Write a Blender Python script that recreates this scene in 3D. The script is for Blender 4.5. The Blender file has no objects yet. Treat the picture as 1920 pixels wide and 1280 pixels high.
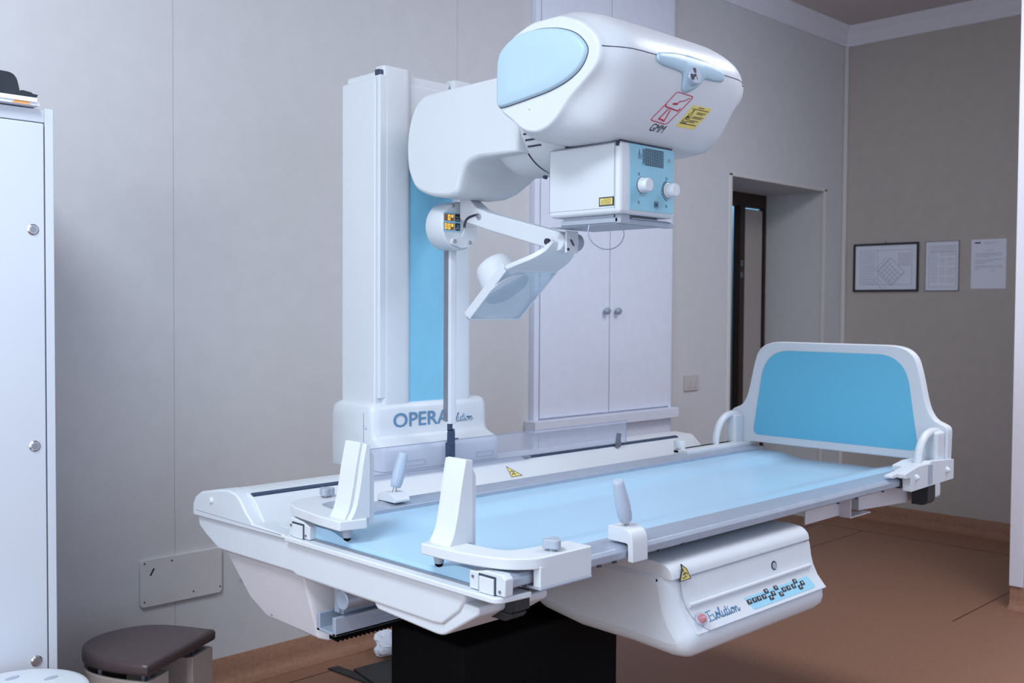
import bpy, bmesh, math, random
from mathutils import Vector, Matrix
from mathutils.bvhtree import BVHTree
from mathutils.geometry import tessellate_polygon
random.seed(4)
SC = bpy.context.scene
COL = SC.collection
R = math.radians
PI = math.pi

# ------------------------------------------------------------------ materials
def mat(name, col, rough=0.5, metal=0.0, spec=0.5, noise=0.0, nscale=60, bump=0.0, bscale=200, coat=0.0, alpha=1.0,
        trans=0.0, emit=None, estr=0.0, ior=1.45):
    m = bpy.data.materials.new(name); m.use_nodes = True
    nt = m.node_tree; b = nt.nodes['Principled BSDF']
    b.inputs['Base Color'].default_value = (*col, 1)
    b.inputs['Roughness'].default_value = rough
    b.inputs['Metallic'].default_value = metal
    b.inputs['Specular IOR Level'].default_value = spec
    b.inputs['Coat Weight'].default_value = coat
    b.inputs['Alpha'].default_value = alpha
    b.inputs['Transmission Weight'].default_value = trans
    b.inputs['IOR'].default_value = ior
    if emit:
        b.inputs['Emission Color'].default_value = (*emit, 1)
        b.inputs['Emission Strength'].default_value = estr
    if noise or bump:
        tc = nt.nodes.new('ShaderNodeTexCoord')
        n = nt.nodes.new('ShaderNodeTexNoise'); n.inputs['Scale'].default_value = nscale
        n.inputs['Detail'].default_value = 4
        nt.links.new(tc.outputs['Object'], n.inputs['Vector'])
        if noise:
            r = nt.nodes.new('ShaderNodeValToRGB')
            r.color_ramp.elements[0].position = .3; r.color_ramp.elements[1].position = .7
            r.color_ramp.elements[0].color = (*[c * (1 - noise) for c in col], 1)
            r.color_ramp.elements[1].color = (*[min(1, c * (1 + noise)) for c in col], 1)
            nt.links.new(n.outputs['Fac'], r.inputs['Fac']); nt.links.new(r.outputs['Color'], b.inputs['Base Color'])
        if bump:
            n2 = nt.nodes.new('ShaderNodeTexNoise'); n2.inputs['Scale'].default_value = bscale
            nt.links.new(tc.outputs['Object'], n2.inputs['Vector'])
            bp = nt.nodes.new('ShaderNodeBump'); bp.inputs['Strength'].default_value = bump
            bp.inputs['Distance'].default_value = .002
            nt.links.new(n2.outputs['Fac'], bp.inputs['Height']); nt.links.new(bp.outputs['Normal'], b.inputs['Normal'])
    return m

M = {}
M['white'] = mat('white_plastic', (.60, .63, .67), .38, noise=.012, nscale=8)
M['white_soft'] = mat('white_painted_shell', (.575, .605, .65), .45, noise=.015, nscale=6)
M['white_cab'] = mat('white_laminate', (.55, .58, .64), .45, noise=.01, nscale=5)
M['wood_white'] = mat('white_painted_wood', (.72, .76, .87), .5, noise=.02, nscale=20)
M['pink_white'] = mat('bounce_tinted_white_shell', (.55, .52, .55), .5, noise=.02, nscale=10)  # white shell with the floor's pinkish bounce light put into its colour
M['table_blue'] = mat('pale_blue_laminate', (.38, .59, .76), .30, noise=.012, nscale=3, coat=.05)
M['cap_blue'] = mat('pale_blue_plastic', (.40, .55, .65), .4, noise=.01)
M['head_blue'] = mat('sky_blue_panel', (.12, .44, .62), .5, noise=.03, nscale=200)
M['col_blue'] = mat('sky_blue_belt', (.20, .50, .68), .55, noise=.03, nscale=30)
M['panel_blue'] = mat('control_panel_blue', (.24, .48, .60), .45, noise=.02)
M['key_blue'] = mat('keypad_blue', (.28, .56, .70), .4, noise=.02)
M['alu'] = mat('brushed_aluminium', (.37, .42, .51), .38, metal=.35, noise=.05, nscale=25)
M['alu_dark'] = mat('dark_aluminium', (.30, .31, .34), .35, metal=.8, noise=.05)
M['steel'] = mat('steel', (.5, .5, .52), .25, metal=1.0, noise=.03)
M['grey_plastic'] = mat('grey_plastic', (.34, .38, .45), .4, noise=.02)
M['grip'] = mat('grey_grip', (.40, .46, .56), .4, noise=.02)
M['groove'] = mat('dark_gap', (.03, .035, .06), .6, noise=.1)
M['slot'] = mat('slot_blue_black', (.03, .05, .10), .5, noise=.1)
M['black'] = mat('black_metal', (.0035, .0035, .004), .7, spec=.08, noise=.2)
M['black2'] = mat('black_extrusion', (.02, .021, .024), .5, noise=.1)
M['black_plastic'] = mat('black_plastic', (.018, .022, .03), .45, noise=.1)
M['wood_dark'] = mat('dark_wood', (.030, .016, .011), .5, noise=.3, nscale=15)
M['door_leaf'] = mat('beige_door_paint', (.42, .37, .34), .5, noise=.03)
M['ceiling'] = mat('ceiling_paint', (.56, .49, .48), .9, noise=.02, nscale=20)
M['crown'] = mat('cornice_paint', (.72, .70, .76), .7, noise=.02)
M['paper'] = mat('paper', (.72, .75, .86), .7, noise=.01)
M['ink'] = mat('grey_ink', (.30, .32, .40), .8, noise=.05)
M['ink_dark'] = mat('dark_ink', (.03, .03, .05), .7, noise=.05)
M['ink_blue'] = mat('blue_grey_ink', (.11, .24, .40), .6, noise=.03)
M['red'] = mat('red_ink', (.55, .04, .08), .5, noise=.03)
M['yellow'] = mat('yellow_sticker', (.72, .60, .18), .5, noise=.03)
M['orange'] = mat('orange_print', (.8, .38, .12), .5, noise=.03)
M['amber'] = mat('amber_display', (.9, .5, .08), .5, emit=(1, .55, .1), estr=.6, noise=.02)
M['amber_dim'] = mat('amber_display_back', (.30, .13, .04), .4, noise=.02)
M['stool_brown'] = mat('dark_brown_vinyl', (.075, .052, .056), .32, noise=.06, nscale=30)
M['beige_plastic'] = mat('beige_plastic', (.40, .34, .31), .45, noise=.03)
M['socket'] = mat('socket_plastic', (.50, .47, .47), .5, noise=.02)
M['plate_grey'] = mat('painted_plate', (.58, .57, .58), .55, noise=.03, nscale=12)
M['tissue'] = mat('tissue', (.72, .75, .85), .8, noise=.02)
def clearm(name, col, rough, mix):
    m = bpy.data.materials.new(name); m.use_nodes = True; nt = m.node_tree
    for n in list(nt.nodes):
        if n.type != 'OUTPUT_MATERIAL': nt.nodes.remove(n)
    out = [n for n in nt.nodes if n.type == 'OUTPUT_MATERIAL'][0]
    tr = nt.nodes.new('ShaderNodeBsdfTransparent'); tr.inputs['Color'].default_value = (*col, 1)
    b = nt.nodes.new('ShaderNodeBsdfPrincipled'); b.inputs['Base Color'].default_value = (*[c * .85 for c in col], 1)
    b.inputs['Roughness'].default_value = rough
    tc = nt.nodes.new('ShaderNodeTexCoord'); n = nt.nodes.new('ShaderNodeTexNoise'); n.inputs['Scale'].default_value = 9
    nt.links.new(tc.outputs['Object'], n.inputs['Vector'])
    mr = nt.nodes.new('ShaderNodeMapRange'); mr.inputs['To Min'].default_value = mix * .7; mr.inputs['To Max'].default_value = mix * 1.3
    nt.links.new(n.outputs['Fac'], mr.inputs['Value'])
    mx = nt.nodes.new('ShaderNodeMixShader'); nt.links.new(mr.outputs['Result'], mx.inputs['Fac'])
    nt.links.new(tr.outputs[0], mx.inputs[1]); nt.links.new(b.outputs[0], mx.inputs[2])
    nt.links.new(mx.outputs[0], out.inputs['Surface'])
    return m
M['clear'] = clearm('clear_plastic', (.86, .88, .94), .12, .22)
M['clear_edge'] = clearm('clear_plastic_edge', (.5, .55, .68), .2, .6)
M['clear2'] = clearm('clear_polycarbonate', (.80, .87, .92), .1, .42)

def lines_mat(name, col, rough, lines, dark, noise, nscale, bump=0, bscale=100, spec=.5):
    """paint or lino with thin joints: lines = (axis, coord, halfwidth, lo, hi) in world metres"""
    m = mat(name, col, rough, noise=noise, nscale=nscale, bump=bump, bscale=bscale, spec=spec)
    nt = m.node_tree; b = nt.nodes['Principled BSDF']
    src = b.inputs['Base Color'].links[0].from_socket
    g = nt.nodes.new('ShaderNodeNewGeometry'); s = nt.nodes.new('ShaderNodeSeparateXYZ')
    nt.links.new(g.outputs['Position'], s.inputs[0])
    acc = None
    def mth(op, a, b_=None, c=None):
        n = nt.nodes.new('ShaderNodeMath'); n.operation = op
        for i, v in enumerate((a, b_, c)):
            if v is None: continue
            if isinstance(v, (int, float)): n.inputs[i].default_value = v
            else: nt.links.new(v, n.inputs[i])
        return n.outputs[0]
    for ax, c, hw, lo, hi in lines:
        A = s.outputs[ax]; B = s.outputs[1 - ax] if ax < 2 else s.outputs[0]
        d = mth('ABSOLUTE', mth('SUBTRACT', A, c))
        v = mth('LESS_THAN', d, hw)
        v = mth('MULTIPLY', v, mth('GREATER_THAN', B, lo)); v = mth('MULTIPLY', v, mth('LESS_THAN', B, hi))
        acc = v if acc is None else mth('MAXIMUM', acc, v)
    mx = nt.nodes.new('ShaderNodeMix'); mx.data_type = 'RGBA'
    nt.links.new(acc, mx.inputs[0]); nt.links.new(src, mx.inputs[6]); mx.inputs[7].default_value = (*dark, 1)
    nt.links.new(mx.outputs[2], b.inputs['Base Color'])
    return m
M['floor'] = lines_mat('brown_linoleum', (.275, .142, .092), .5,
    [(0, 6.30, .007, 2.1, 3.42), (1, 3.105, .005, 5.0, 6.30), (1, 3.34, .004, -1, 2.31), (1, 1.90, .004, 4.75, 5.6), (1, 3.42, .006, 5.5, 6.3)],
    (.07, .035, .025), .10, 90, bump=.15, bscale=60, spec=.25)
M['cove'] = mat('brown_linoleum_cove', (.300, .155, .10), .45, noise=.12, nscale=60, spec=.35)
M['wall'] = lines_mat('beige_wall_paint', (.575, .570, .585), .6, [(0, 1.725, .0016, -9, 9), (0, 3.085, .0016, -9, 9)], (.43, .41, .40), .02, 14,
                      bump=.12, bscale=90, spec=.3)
M['wall2'] = mat('beige_wall_paint_dimmed', (.46, .42, .395), .65, noise=.03, nscale=14, bump=.2, bscale=90, spec=.3)  # darker copy of the wall paint; light falloff put into its colour
M['wall_trim'] = mat('wall_edge_paint', (.62, .59, .58), .55, noise=.02)

# ------------------------------------------------------------------ mesh collector
ORG = {}
class MB:
    def __init__(s): s.v = []; s.f = []
    def add(s, v, f):
        o = len(s.v); s.v += [tuple(p) for p in v]; s.f += [tuple(i + o for i in q) for q in f]; return s
    def box(s, x0, x1, y0, y1, z0, z1):
        v = [(x, y, z) for x in (x0, x1) for y in (y0, y1) for z in (z0, z1)]
        return s.add(v, [(0, 1, 3, 2), (4, 6, 7, 5), (0, 4, 5, 1), (2, 3, 7, 6), (0, 2, 6, 4), (1, 5, 7, 3)])
    def prism(s, pts, ax, a, b):
        """closed polygon extruded along axis ax from a to b; pts are the two other coordinates in order"""
        n = len(pts); v = []
        for t in (a, b):
            for p in pts:
                q = list(p); q.insert(ax, t); v.append(tuple(q))
        area = sum(pts[i][0] * pts[(i + 1) % n][1] - pts[(i + 1) % n][0] * pts[i][1] for i in range(n))
        f = [tuple(range(n)), tuple(range(2 * n - 1, n - 1, -1))] + [(i, i + n, (i + 1) % n + n, (i + 1) % n) for i in range(n)]
        return s.add(v, f)
    def cyl(s, p0, p1, r0, r1=None, n=32, cap=True):
        r1 = r0 if r1 is None else r1
        return s.lathe([(0, r0), (1, r1)], p0, p1, n, cap)
    def lathe(s, prof, p0, p1, n=32, cap=True, ref=None):
        """prof: (t along p0->p1, radius)"""
        p0 = Vector(p0); p1 = Vector(p1); d = p1 - p0; w = d.normalized()
        a = w.orthogonal().normalized(); b = w.cross(a)
        v = []; f = []
        for t, r in prof:
            c = p0 + d * t
            for k in range(n):
                th = 2 * PI * k / n; v.append(c + a * (r * math.cos(th)) + b * (r * math.sin(th)))
        m = len(prof)
        for i in range(m - 1):
            for k in range(n):
                k2 = (k + 1) % n; f.append((i * n + k, i * n + k2, (i + 1) * n + k2, (i + 1) * n + k))
        if cap:
            f.append(tuple(range(n - 1, -1, -1))); f.append(tuple((m - 1) * n + k for k in range(n)))
        return s.add(v, f)
    def tube(s, pts, r, n=8, closed=False, flat=None):
        pts = [Vector(p) for p in pts]; m = len(pts); v = []; f = []
        up = None
        for i, p in enumerate(pts):
            if closed: t = (pts[(i + 1) % m] - pts[i - 1])
            else: t = pts[min(i + 1, m - 1)] - pts[max(i - 1, 0)]
            t.normalize()
            if up is None: up = t.orthogonal().normalized()
            up = (up - t * up.dot(t)).normalized(); b = t.cross(up)
            rr = r[i] if isinstance(r, (list, tuple)) else r
            for k in range(n):
                th = 2 * PI * k / n; v.append(p + up * (rr * math.cos(th)) + b * (rr * math.sin(th)))
        for i in range(m if closed else m - 1):
            j = (i + 1) % m
            for k in range(n):
                k2 = (k + 1) % n; f.append((i * n + k, i * n + k2, j * n + k2, j * n + k))
        if not closed:
            f.append(tuple(range(n - 1, -1, -1))); f.append(tuple((m - 1) * n + k for k in range(n)))
        return s.add(v, f)
    def loft(s, secs, cap=True):
        n = len(secs[0]); v = [p for q in secs for p in q]; f = []
        for i in range(len(secs) - 1):
            for k in range(n):
                k2 = (k + 1) % n; f.append((i * n + k, i * n + k2, (i + 1) * n + k2, (i + 1) * n + k))
        if cap:
            f.append(tuple(range(n - 1, -1, -1))); f.append(tuple((len(secs) - 1) * n + k for k in range(n)))
        return s.add(v, f)

def mk(name, mb, material, parent=None, bevel=0, seg=3, subs=0, ang=32, flat=False, loc=None, rot=0):
    me = bpy.data.meshes.new(name)
    off = Vector(ORG[parent.name]) if parent else (Vector(loc) if loc else Vector((0, 0, 0)))
    me.from_pydata([tuple(Vector(p) - off) for p in mb.v], [], mb.f)
    bm = bmesh.new(); bm.from_mesh(me); bmesh.ops.recalc_face_normals(bm, faces=bm.faces)
    if not flat:
        for f_ in bm.faces: f_.smooth = len(f_.verts) < 20
        for e in bm.edges:
            if len(e.link_faces) == 2 and e.calc_face_angle(0) > R(ang): e.smooth = False
    bm.to_mesh(me); bm.free()
    me.materials.append(material)
    o = bpy.data.objects.new(name, me); COL.objects.link(o)
    if parent: o.parent = parent; ORG[o.name] = ORG[parent.name]
    else:
        o.location = off; ORG[o.name] = tuple(off)
    if bevel:
        b = o.modifiers.new('Bevel', 'BEVEL'); b.width = bevel; b.segments = seg; b.limit_method = 'ANGLE'; b.angle_limit = R(ang)
        b.harden_normals = True
    if subs:
        b = o.modifiers.new('Sub', 'SUBSURF'); b.levels = subs; b.render_levels = subs
    return o

def root(name, loc, label, cat, group=None):
    o = bpy.data.objects.new(name, None); COL.objects.link(o); o.location = loc; o.empty_display_size = .1
    ORG[o.name] = tuple(loc); tag(o, label, cat, group); return o
def tag(o, label, cat, group=None):
    o['label'] = label; o['category'] = cat
    if group: o['group'] = group
    return o
def struct(o, label=None, cat=None):
    o['kind'] = 'structure'
    if label: o['label'] = label
    if cat: o['category'] = cat
    return o

# flat marks (ink) lying on a plane: origin o, right u, up v, out n
class Ink(MB):
    def __init__(s, o, u, v, proj=None, off=.0006):
        super().__init__(); s.o = Vector(o); s.u = Vector(u).normalized(); s.w = Vector(v).normalized()
        s.n = s.u.cross(s.w).normalized(); s.proj = proj; s.off = off
    def P(s, x, y, h=0):
        p = s.o + s.u * x + s.w * y
        if s.proj:
            hit = s.proj.ray_cast(p + s.n * .2, -s.n, .6)
            if hit[0] is not None: p = hit[0]
        return p + s.n * (s.off + h)
    def poly(s, pts, th=.0004):
        n = len(pts)
        top = [s.P(x, y, th) for x, y in pts]; bot = [s.P(x, y, -s.off - .0006) for x, y in pts]
        tri = tessellate_polygon([[Vector((x, y, 0)) for x, y in pts]])
        o = len(s.v); s.v += [tuple(p) for p in top + bot]
        s.f += [tuple(o + i for i in t) for t in tri]
        s.f += [(o + i, o + (i + 1) % n, o + n + (i + 1) % n, o + n + i) for i in range(n)]
    def rect(s, x0, y0, x1, y1, th=.0004, k=1):
        for i in range(k):
            a = x0 + (x1 - x0) * i / k; b = x0 + (x1 - x0) * (i + 1) / k
            s.poly([(a, y0), (b, y0), (b, y1), (a, y1)], th)
    def stroke(s, pts, w, closed=False, th=.0004):
        m = len(pts)
        rng = range(m if closed else m - 1)
        for i in rng:
            a = Vector(pts[i]); b = Vector(pts[(i + 1) % m]); d = b - a
            if d.length < 1e-7: continue
            if s.proj and d.length > .006:
                nn_ = int(d.length / .005) + 1
                s.stroke([tuple(a + d * j / nn_) for j in range(nn_ + 1)], w, th=th); continue
            d.normalize(); q = Vector((-d.y, d.x)) * w / 2; e = d * w * .35
            s.poly([tuple(a - e - q), tuple(b + e - q), tuple(b + e + q), tuple(a - e + q)], th)
    def circle(s, x, y, r, n=20, th=.0004):
        s.poly([(x + r * math.cos(2 * PI * k / n), y + r * math.sin(2 * PI * k / n)) for k in range(n)], th)
    def ring(s, x, y, r, w, n=24, a0=0, a1=360):
        full = abs(a1 - a0) >= 360
        pts = [(x + r * math.cos(R(a0 + (a1 - a0) * k / n)), y + r * math.sin(R(a0 + (a1 - a0) * k / n))) for k in range(n + (0 if full else 1))]
        s.stroke(pts, w, closed=full)
    def text(s, string, x, y, h, shear=0, sx=1, th=.0004, bold=0):
        cu = bpy.data.curves.new('t', 'FONT'); cu.body = string; cu.size = 1; cu.shear = shear; cu.resolution_u = 3; cu.offset = bold
        ob = bpy.data.objects.new('t', cu); COL.objects.link(ob)
        bpy.context.view_layer.update()
        me = bpy.data.meshes.new_from_object(ob.evaluated_get(bpy.context.evaluated_depsgraph_get()))
        k = h / .7
        o = len(s.v)
        s.v += [tuple(s.P(x + p.co.x * k * sx, y + p.co.y * k, th)) for p in me.vertices]
        s.f += [tuple(o + i for i in p.vertices) for p in me.polygons]
        w = max([p.co.x for p in me.vertices] or [0]) * k * sx
        bpy.data.objects.remove(ob); bpy.data.curves.remove(cu); bpy.data.meshes.remove(me)
        return w
    def squiggle(s, x0, x1, y, h, w, dens=1.0):
        """a row of tiny unreadable print"""
        x = x0
        while x < x1:
            l = random.uniform(.6, 2.2) * h
            s.rect(x, y - h * .3, min(x + l, x1), y + h * .3); x += l + h * .5 / dens
def spline(pts, k=6):
    P_ = [Vector(p) for p in pts]; out = []
    for i in range(len(P_) - 1):
        a = P_[max(i - 1, 0)]; b = P_[i]; c = P_[i + 1]; d = P_[min(i + 2, len(P_) - 1)]
        for j in range(k):
            t = j / k
            out.append(.5 * ((2 * b) + (c - a) * t + (2 * a - 5 * b + 4 * c - d) * t * t + (3 * b - a - 3 * c + d) * t ** 3))
    out.append(P_[-1]); return out
def rrect(x0, y0, x1, y1, r, n=6):
    out = []
    for cx, cy, a in ((x1 - r, y1 - r, 0), (x0 + r, y1 - r, 90), (x0 + r, y0 + r, 180), (x1 - r, y0 + r, 270)):
        for k in range(n + 1):
            t = R(a + 90 * k / n); out.append((cx + r * math.cos(t), cy + r * math.sin(t)))
    return out
def rounded(pts, rad, n=5):
    out = []; m = len(pts)
    for i in range(m):
        p = Vector(pts[i]); a = Vector(pts[i - 1]); b = Vector(pts[(i + 1) % m]); r = rad[i] if isinstance(rad, (list, tuple)) else rad
        da = (a - p); db = (b - p); ra = min(r, da.length * .48); rb = min(r, db.length * .48)
        if r <= 0: out.append(tuple(p)); continue
        A = p + da.normalized() * ra; B = p + db.normalized() * rb
        for k in range(n + 1):
            t = k / n; out.append(tuple((1 - t) ** 2 * A + 2 * t * (1 - t) * p + t * t * B))
    return out

SCRIPT = {  # hand-written word 'Evolution' in unit height strokes
 'Evolution': [[(.55, 1.02), (0.02, .98)], [(.22, .98), (.20, .05)], [(.62, .07), (0.05, .02)], [(.22, .52), (.5, .54)],
   [(.62, .62), (.72, .1), (.80, .08), (.95, .62), (1.0, .72)], [(1.0, .72), (.93, .35), (1.0, .08), (1.15, .12), (1.2, .4), (1.08, .6), (1.0, .45), (1.15, .42), (1.3, .6)],
   [(1.3, .5), (1.42, 1.02), (1.32, 1.0), (1.32, .2), (1.42, .05), (1.52, .3)], [(1.52, .6), (1.52, .15), (1.62, .05), (1.76, .3), (1.78, .6), (1.78, .15), (1.88, .05), (1.98, .3)],
   [(2.02, .95), (1.98, .2), (2.08, .05), (2.2, .3)], [(1.86, .62), (2.18, .66)], [(2.24, .55), (2.24, .1), (2.32, .06), (2.42, .3)], [(2.25, .78), (2.27, .8)],
   [(2.62, .6), (2.48, .5), (2.45, .2), (2.56, .05), (2.7, .2), (2.7, .5), (2.6, .6), (2.66, .45), (2.85, .55)],
   [(2.85, .58), (2.85, .06), (2.92, .4), (3.02, .58), (3.1, .45), (3.1, .1), (3.2, .08), (3.3, .3)]]}
def handwrite(ink, word, x, y, h, w, slant=.12, sx=1.0):
    for st in SCRIPT[word]:
        pts = [(x + (a * sx + b * slant) * h, y + b * h) for a, b in st]
        if len(pts) > 2: pts = [tuple(p)[:2] for p in spline([(a, b, 0) for a, b in pts], 4)]
        ink.stroke(pts, w)

# ================================================================== ROOM
YB = 3.49; XR = 6.70; ZC = 3.40
YF = -2.2; XL = -1.6
m = MB().box(XL, 7.0, YF, 4.8, -.06, 0); struct(mk('floor', m, M['floor']))
m = MB().box(XL, 7.0, YF, 4.8, ZC, ZC + .08); struct(mk('ceiling', m, M['ceiling']))
m = MB(); m.box(XL, 5.30, YB, YB + .45, 0, ZC); m.box(6.43, XR + .1, YB, YB + .45, 0, ZC); m.box(5.30, 6.43, YB, YB + .45, 2.25, ZC)
struct(mk('wall_back', m, M['wall']))
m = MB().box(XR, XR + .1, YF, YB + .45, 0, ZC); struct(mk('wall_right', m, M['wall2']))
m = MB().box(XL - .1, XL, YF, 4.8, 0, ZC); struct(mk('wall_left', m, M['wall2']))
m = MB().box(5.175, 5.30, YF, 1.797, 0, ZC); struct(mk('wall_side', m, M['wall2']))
# trims
m = MB().box(5.165, 5.178, 1.737, 1.800, .11, ZC); struct(mk('trim_1', m, M['crown'], bevel=.003))
def cove(axis, c, sgn, a, b):
    pr = [(0, 0), (-.055, 0), (-.055, .003), (-.03, .008), (-.012, .022), (-.004, .05), (-.003, .105), (0, .108)]
    pts = [(c + p * sgn, z) for p, z in pr]
    return MB().prism(pts, axis, a, b)
struct(mk('baseboard_back', cove(0, YB, 1, XL, 5.29), M['cove'], ang=50))
m = cove(0, YB, 1, 6.44, XR); struct(mk('baseboard_corner', m, M['cove'], ang=50))
struct(mk('baseboard_right', cove(1, XR, 1, 1.2, YB), M['cove'], ang=50))
struct(mk('baseboard_side', cove(1, 5.175, 1, YF, 1.797), M['cove'], ang=50))
def crown(axis, c, a, b):
    pr = [(0, 3.268), (-.012, 3.268), (-.014, 3.30), (-.022, 3.31), (-.030, 3.35), (-.055, 3.375), (-.058, ZC), (0, ZC)]
    return MB().prism([(c + p, z) for p, z in pr], axis, a, b)
struct(mk('trim_2', crown(0, YB, XL, XR), M['crown'], ang=25)); struct(mk('trim_3', crown(1, XR, 1.2, YB), M['crown'], ang=25))
# corner beads round the doorway
m = MB(); m.box(5.275, 5.305, YB - .006, YB + .02, 0, 2.265); m.box(5.275, 6.455, YB - .006, YB + .02, 2.245, 2.27); m.box(6.425, 6.455, YB - .006, YB + .02, 0, 2.265)
struct(mk('trim_4', m, M['wall_trim'], bevel=.004))
m = MB().box(XR - .03, XR, YB - .03, YB, 0, 3.27); struct(mk('trim_5', m, M['wall_trim'], bevel=.008))
# door at the back of the recess
YD = YB + .45
m = MB()
m.box(5.2, 6.55, YD, YD + .05, 2.155, 2.30); m.box(6.09, 6.145, YD - .01, YD + .05, 0, 2.16); m.box(6.41, 6.47, YD, YD + .05, 0, 2.155)
m.box(5.2, 5.34, YD, YD + .05, 0, 2.155)
d1 = struct(mk('door_1', m, M['wood_dark'], bevel=.004))
m = MB().box(6.150, 6.405, YD + .012, YD + .045, 0, 2.145)
dl = mk('door_leaf', m, M['door_leaf'], d1, bevel=.01)
m = MB().box(6.093, 6.10, YD - .022, YD - .01, 1.66, 1.70); m.box(6.093, 6.10, YD - .022, YD - .01, 1.74, 1.78)
mk('hinge', m, M['steel'], d1)
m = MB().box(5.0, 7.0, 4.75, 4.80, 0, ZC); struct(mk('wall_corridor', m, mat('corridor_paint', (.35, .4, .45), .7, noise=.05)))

m = MB(); m.box(7.0, 7.05, 3.94, 4.80, 0, ZC); m.box(4.95, 5.0, 3.94, 4.80, 0, ZC); m.box(4.95, 7.05, 4.80, 4.82, 0, ZC); struct(mk('wall_corridor_side', m, M['wall2']))
# ---- built-in cupboard
cb = root('cupboard', (4.12, YB, 0), 'tall white built-in cupboard with two doors and a ledge behind the table', 'cupboard')
m = MB(); m.box(3.565, 3.60, YB - .03, YB + .02, .02, 3.262); m.box(4.652, 4.675, YB - .03, YB + .02, .02, 3.262); m.box(3.60, 4.652, YB - .018, YB + .02, .0, 3.262)
m.box(3.565, 4.675, YB - .03, YB + .02, 3.20, 3.262)
mk('frame', m, M['wood_white'], cb, bevel=.003)
for i, (a, b_, kx) in enumerate(((3.604, 4.126, 4.085), (4.132, 4.650, 4.175))):
    m = MB().box(a, b_, YB - .034, YB - .014, .895, 3.19); d = mk('door', m, M['wood_white'], cb, bevel=.003)
    m = MB().lathe([(0, .007), (.4, .007), (.5, .017), (.75, .019), (1, .012)], (kx, YB - .03, 1.425), (kx, YB - .07, 1.425), 20)
    mk('knob', m, M['alu'], d)
m = MB().box(3.53, 4.69, YB - .075, YB, .832, .888); mk('ledge', m, M['wood_white'], cb, bevel=.004)
m = MB().box(3.604, 4.650, YB - .030, YB - .014, .10, .825); mk('lower_panel', m, M['wood_white'], cb, bevel=.003)

# ---- wall socket, cover plate, small bracket
s_ = root('wall_socket', (4.90, YB, 1.01), 'small grey socket plate on the wall between cupboard and doorway', 'socket')
m = MB().box(4.832, 4.966, YB - .012, YB, .966, 1.056); mk('plate', m, M['socket'], s_, bevel=.004)
m = MB().box(4.86, 4.885, YB - .016, YB - .01, .985, 1.037); m.box(4.91, 4.938, YB - .016, YB - .01, .985, 1.037); mk('switch', m, M['socket'], s_, bevel=.003)
cp = root('cover_plate', (1.75, YB, .36), 'grey painted cover plate screwed low on the wall left of the machine', 'cover plate')
m = MB().prism(rrect(1.588, .362, 1.906, .532, .014), 1, YB - .014, YB + .002); mk('plate', m, M['plate_grey'], cp, bevel=.002)
for x, z in ((1.604, .52), (1.706, .515), (1.603, .382), (1.897, .385), (1.79, .387)):
    m = MB().cyl((x, YB - .0158, z), (x, YB - .013, z), .0030, n=12); mk('screw', m, M['ink_dark'], cp)
m = MB(); k = Ink((1.632, YB - .014, .487), (1, 0, 0), (0, 0, 1)); k.stroke([(-.006, -.012), (.004, .006), (.006, .009)], .006); mk('mark', k, M['ink_dark'], cp)
m = MB().box(1.99, 2.03, YB - .012, YB, .392, .402); tag(mk('wall_clip', m, M['plate_grey'], bevel=.002), 'small grey clip on the wall right of the cover plate', 'clip')

# ---- framed papers on right wall
def marks_plan(k, W, H):
    for i in range(16): k.squiggle(.045, W * .33, H - .05 - i * .014, .005, 0)
    k.stroke([(.035, .035), (W - .035, .035), (W - .035, H - .035), (.035, H - .035)], .0018, True)
    k.stroke([(W * .37, .035), (W * .37, H - .035)], .0015)
    cx, cy = W * .60, H * .42
    for a in range(7):
        t = (a - 3) * .018; k.stroke([(cx - .08 + t, cy + t), (cx + t, cy - .08 + t)], .002)
        k.stroke([(cx - .06 + t, cy - .06 - t + .02), (cx + .02 + t, cy + .02 - t + .02)], .002)
    k.stroke([(cx - .10, cy), (cx, cy - .10), (cx + .09, cy - .01), (cx - .01, cy + .09)], .0025, True)
    for i in range(7): k.squiggle(W * .7, W * .9, H - .06 - i * .013, .006, 0)
def on_right(y0, y1, z0, z1, x=XR):   # plane facing -x; u runs towards -y
    return lambda off: Ink((x - off, y1, z0), (0, -1, 0), (0, 0, 1))
pf = root('framed_plan', (XR, 3.17, 1.57), 'framed floor plan in thin black frame, leftmost on the right wall', 'picture')
m = MB(); y0, y1, z0, z1 = 2.943, 3.402, 1.568, 1.896; fw = .013
m.box(XR - .018, XR - .004, y0, y1, z0, z0 + fw); m.box(XR - .018, XR - .004, y0, y1, z1 - fw, z1)
m.box(XR - .018, XR - .004, y0, y0 + fw, z0 + fw, z1 - fw); m.box(XR - .018, XR - .004, y1 - fw, y1, z0 + fw, z1 - fw)
fr = mk('frame', m, M['black_plastic'], pf, bevel=.002)
m = MB().box(XR - .008, XR - .002, y0 + .005, y1 - .005, z0 + .005, z1 - .005); sh = mk('sheet', m, M['paper'], pf)
k = Ink((XR - .008, y1 - fw, z0 + fw), (0, -1, 0), (0, 0, 1)); marks_plan(k, y1 - y0 - 2 * fw, z1 - z0 - 2 * fw); mk('print', k, M['ink'], sh)
m = MB().tube([(XR - .006, 3.18, z1 - .002), (XR - .004, 3.175, z1 + .012), (XR - .006, 3.17, z1 - .002)], .0016, 6); mk('hook', m, M['black_plastic'], pf)
pf = root('framed_notice', (XR, 2.79, 1.57), 'printed notice in thin metal frame between framed plan and loose letter', 'picture')
y0, y1, z0, z1 = 2.680, 2.900, 1.570, 1.894; fw = .004
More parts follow.
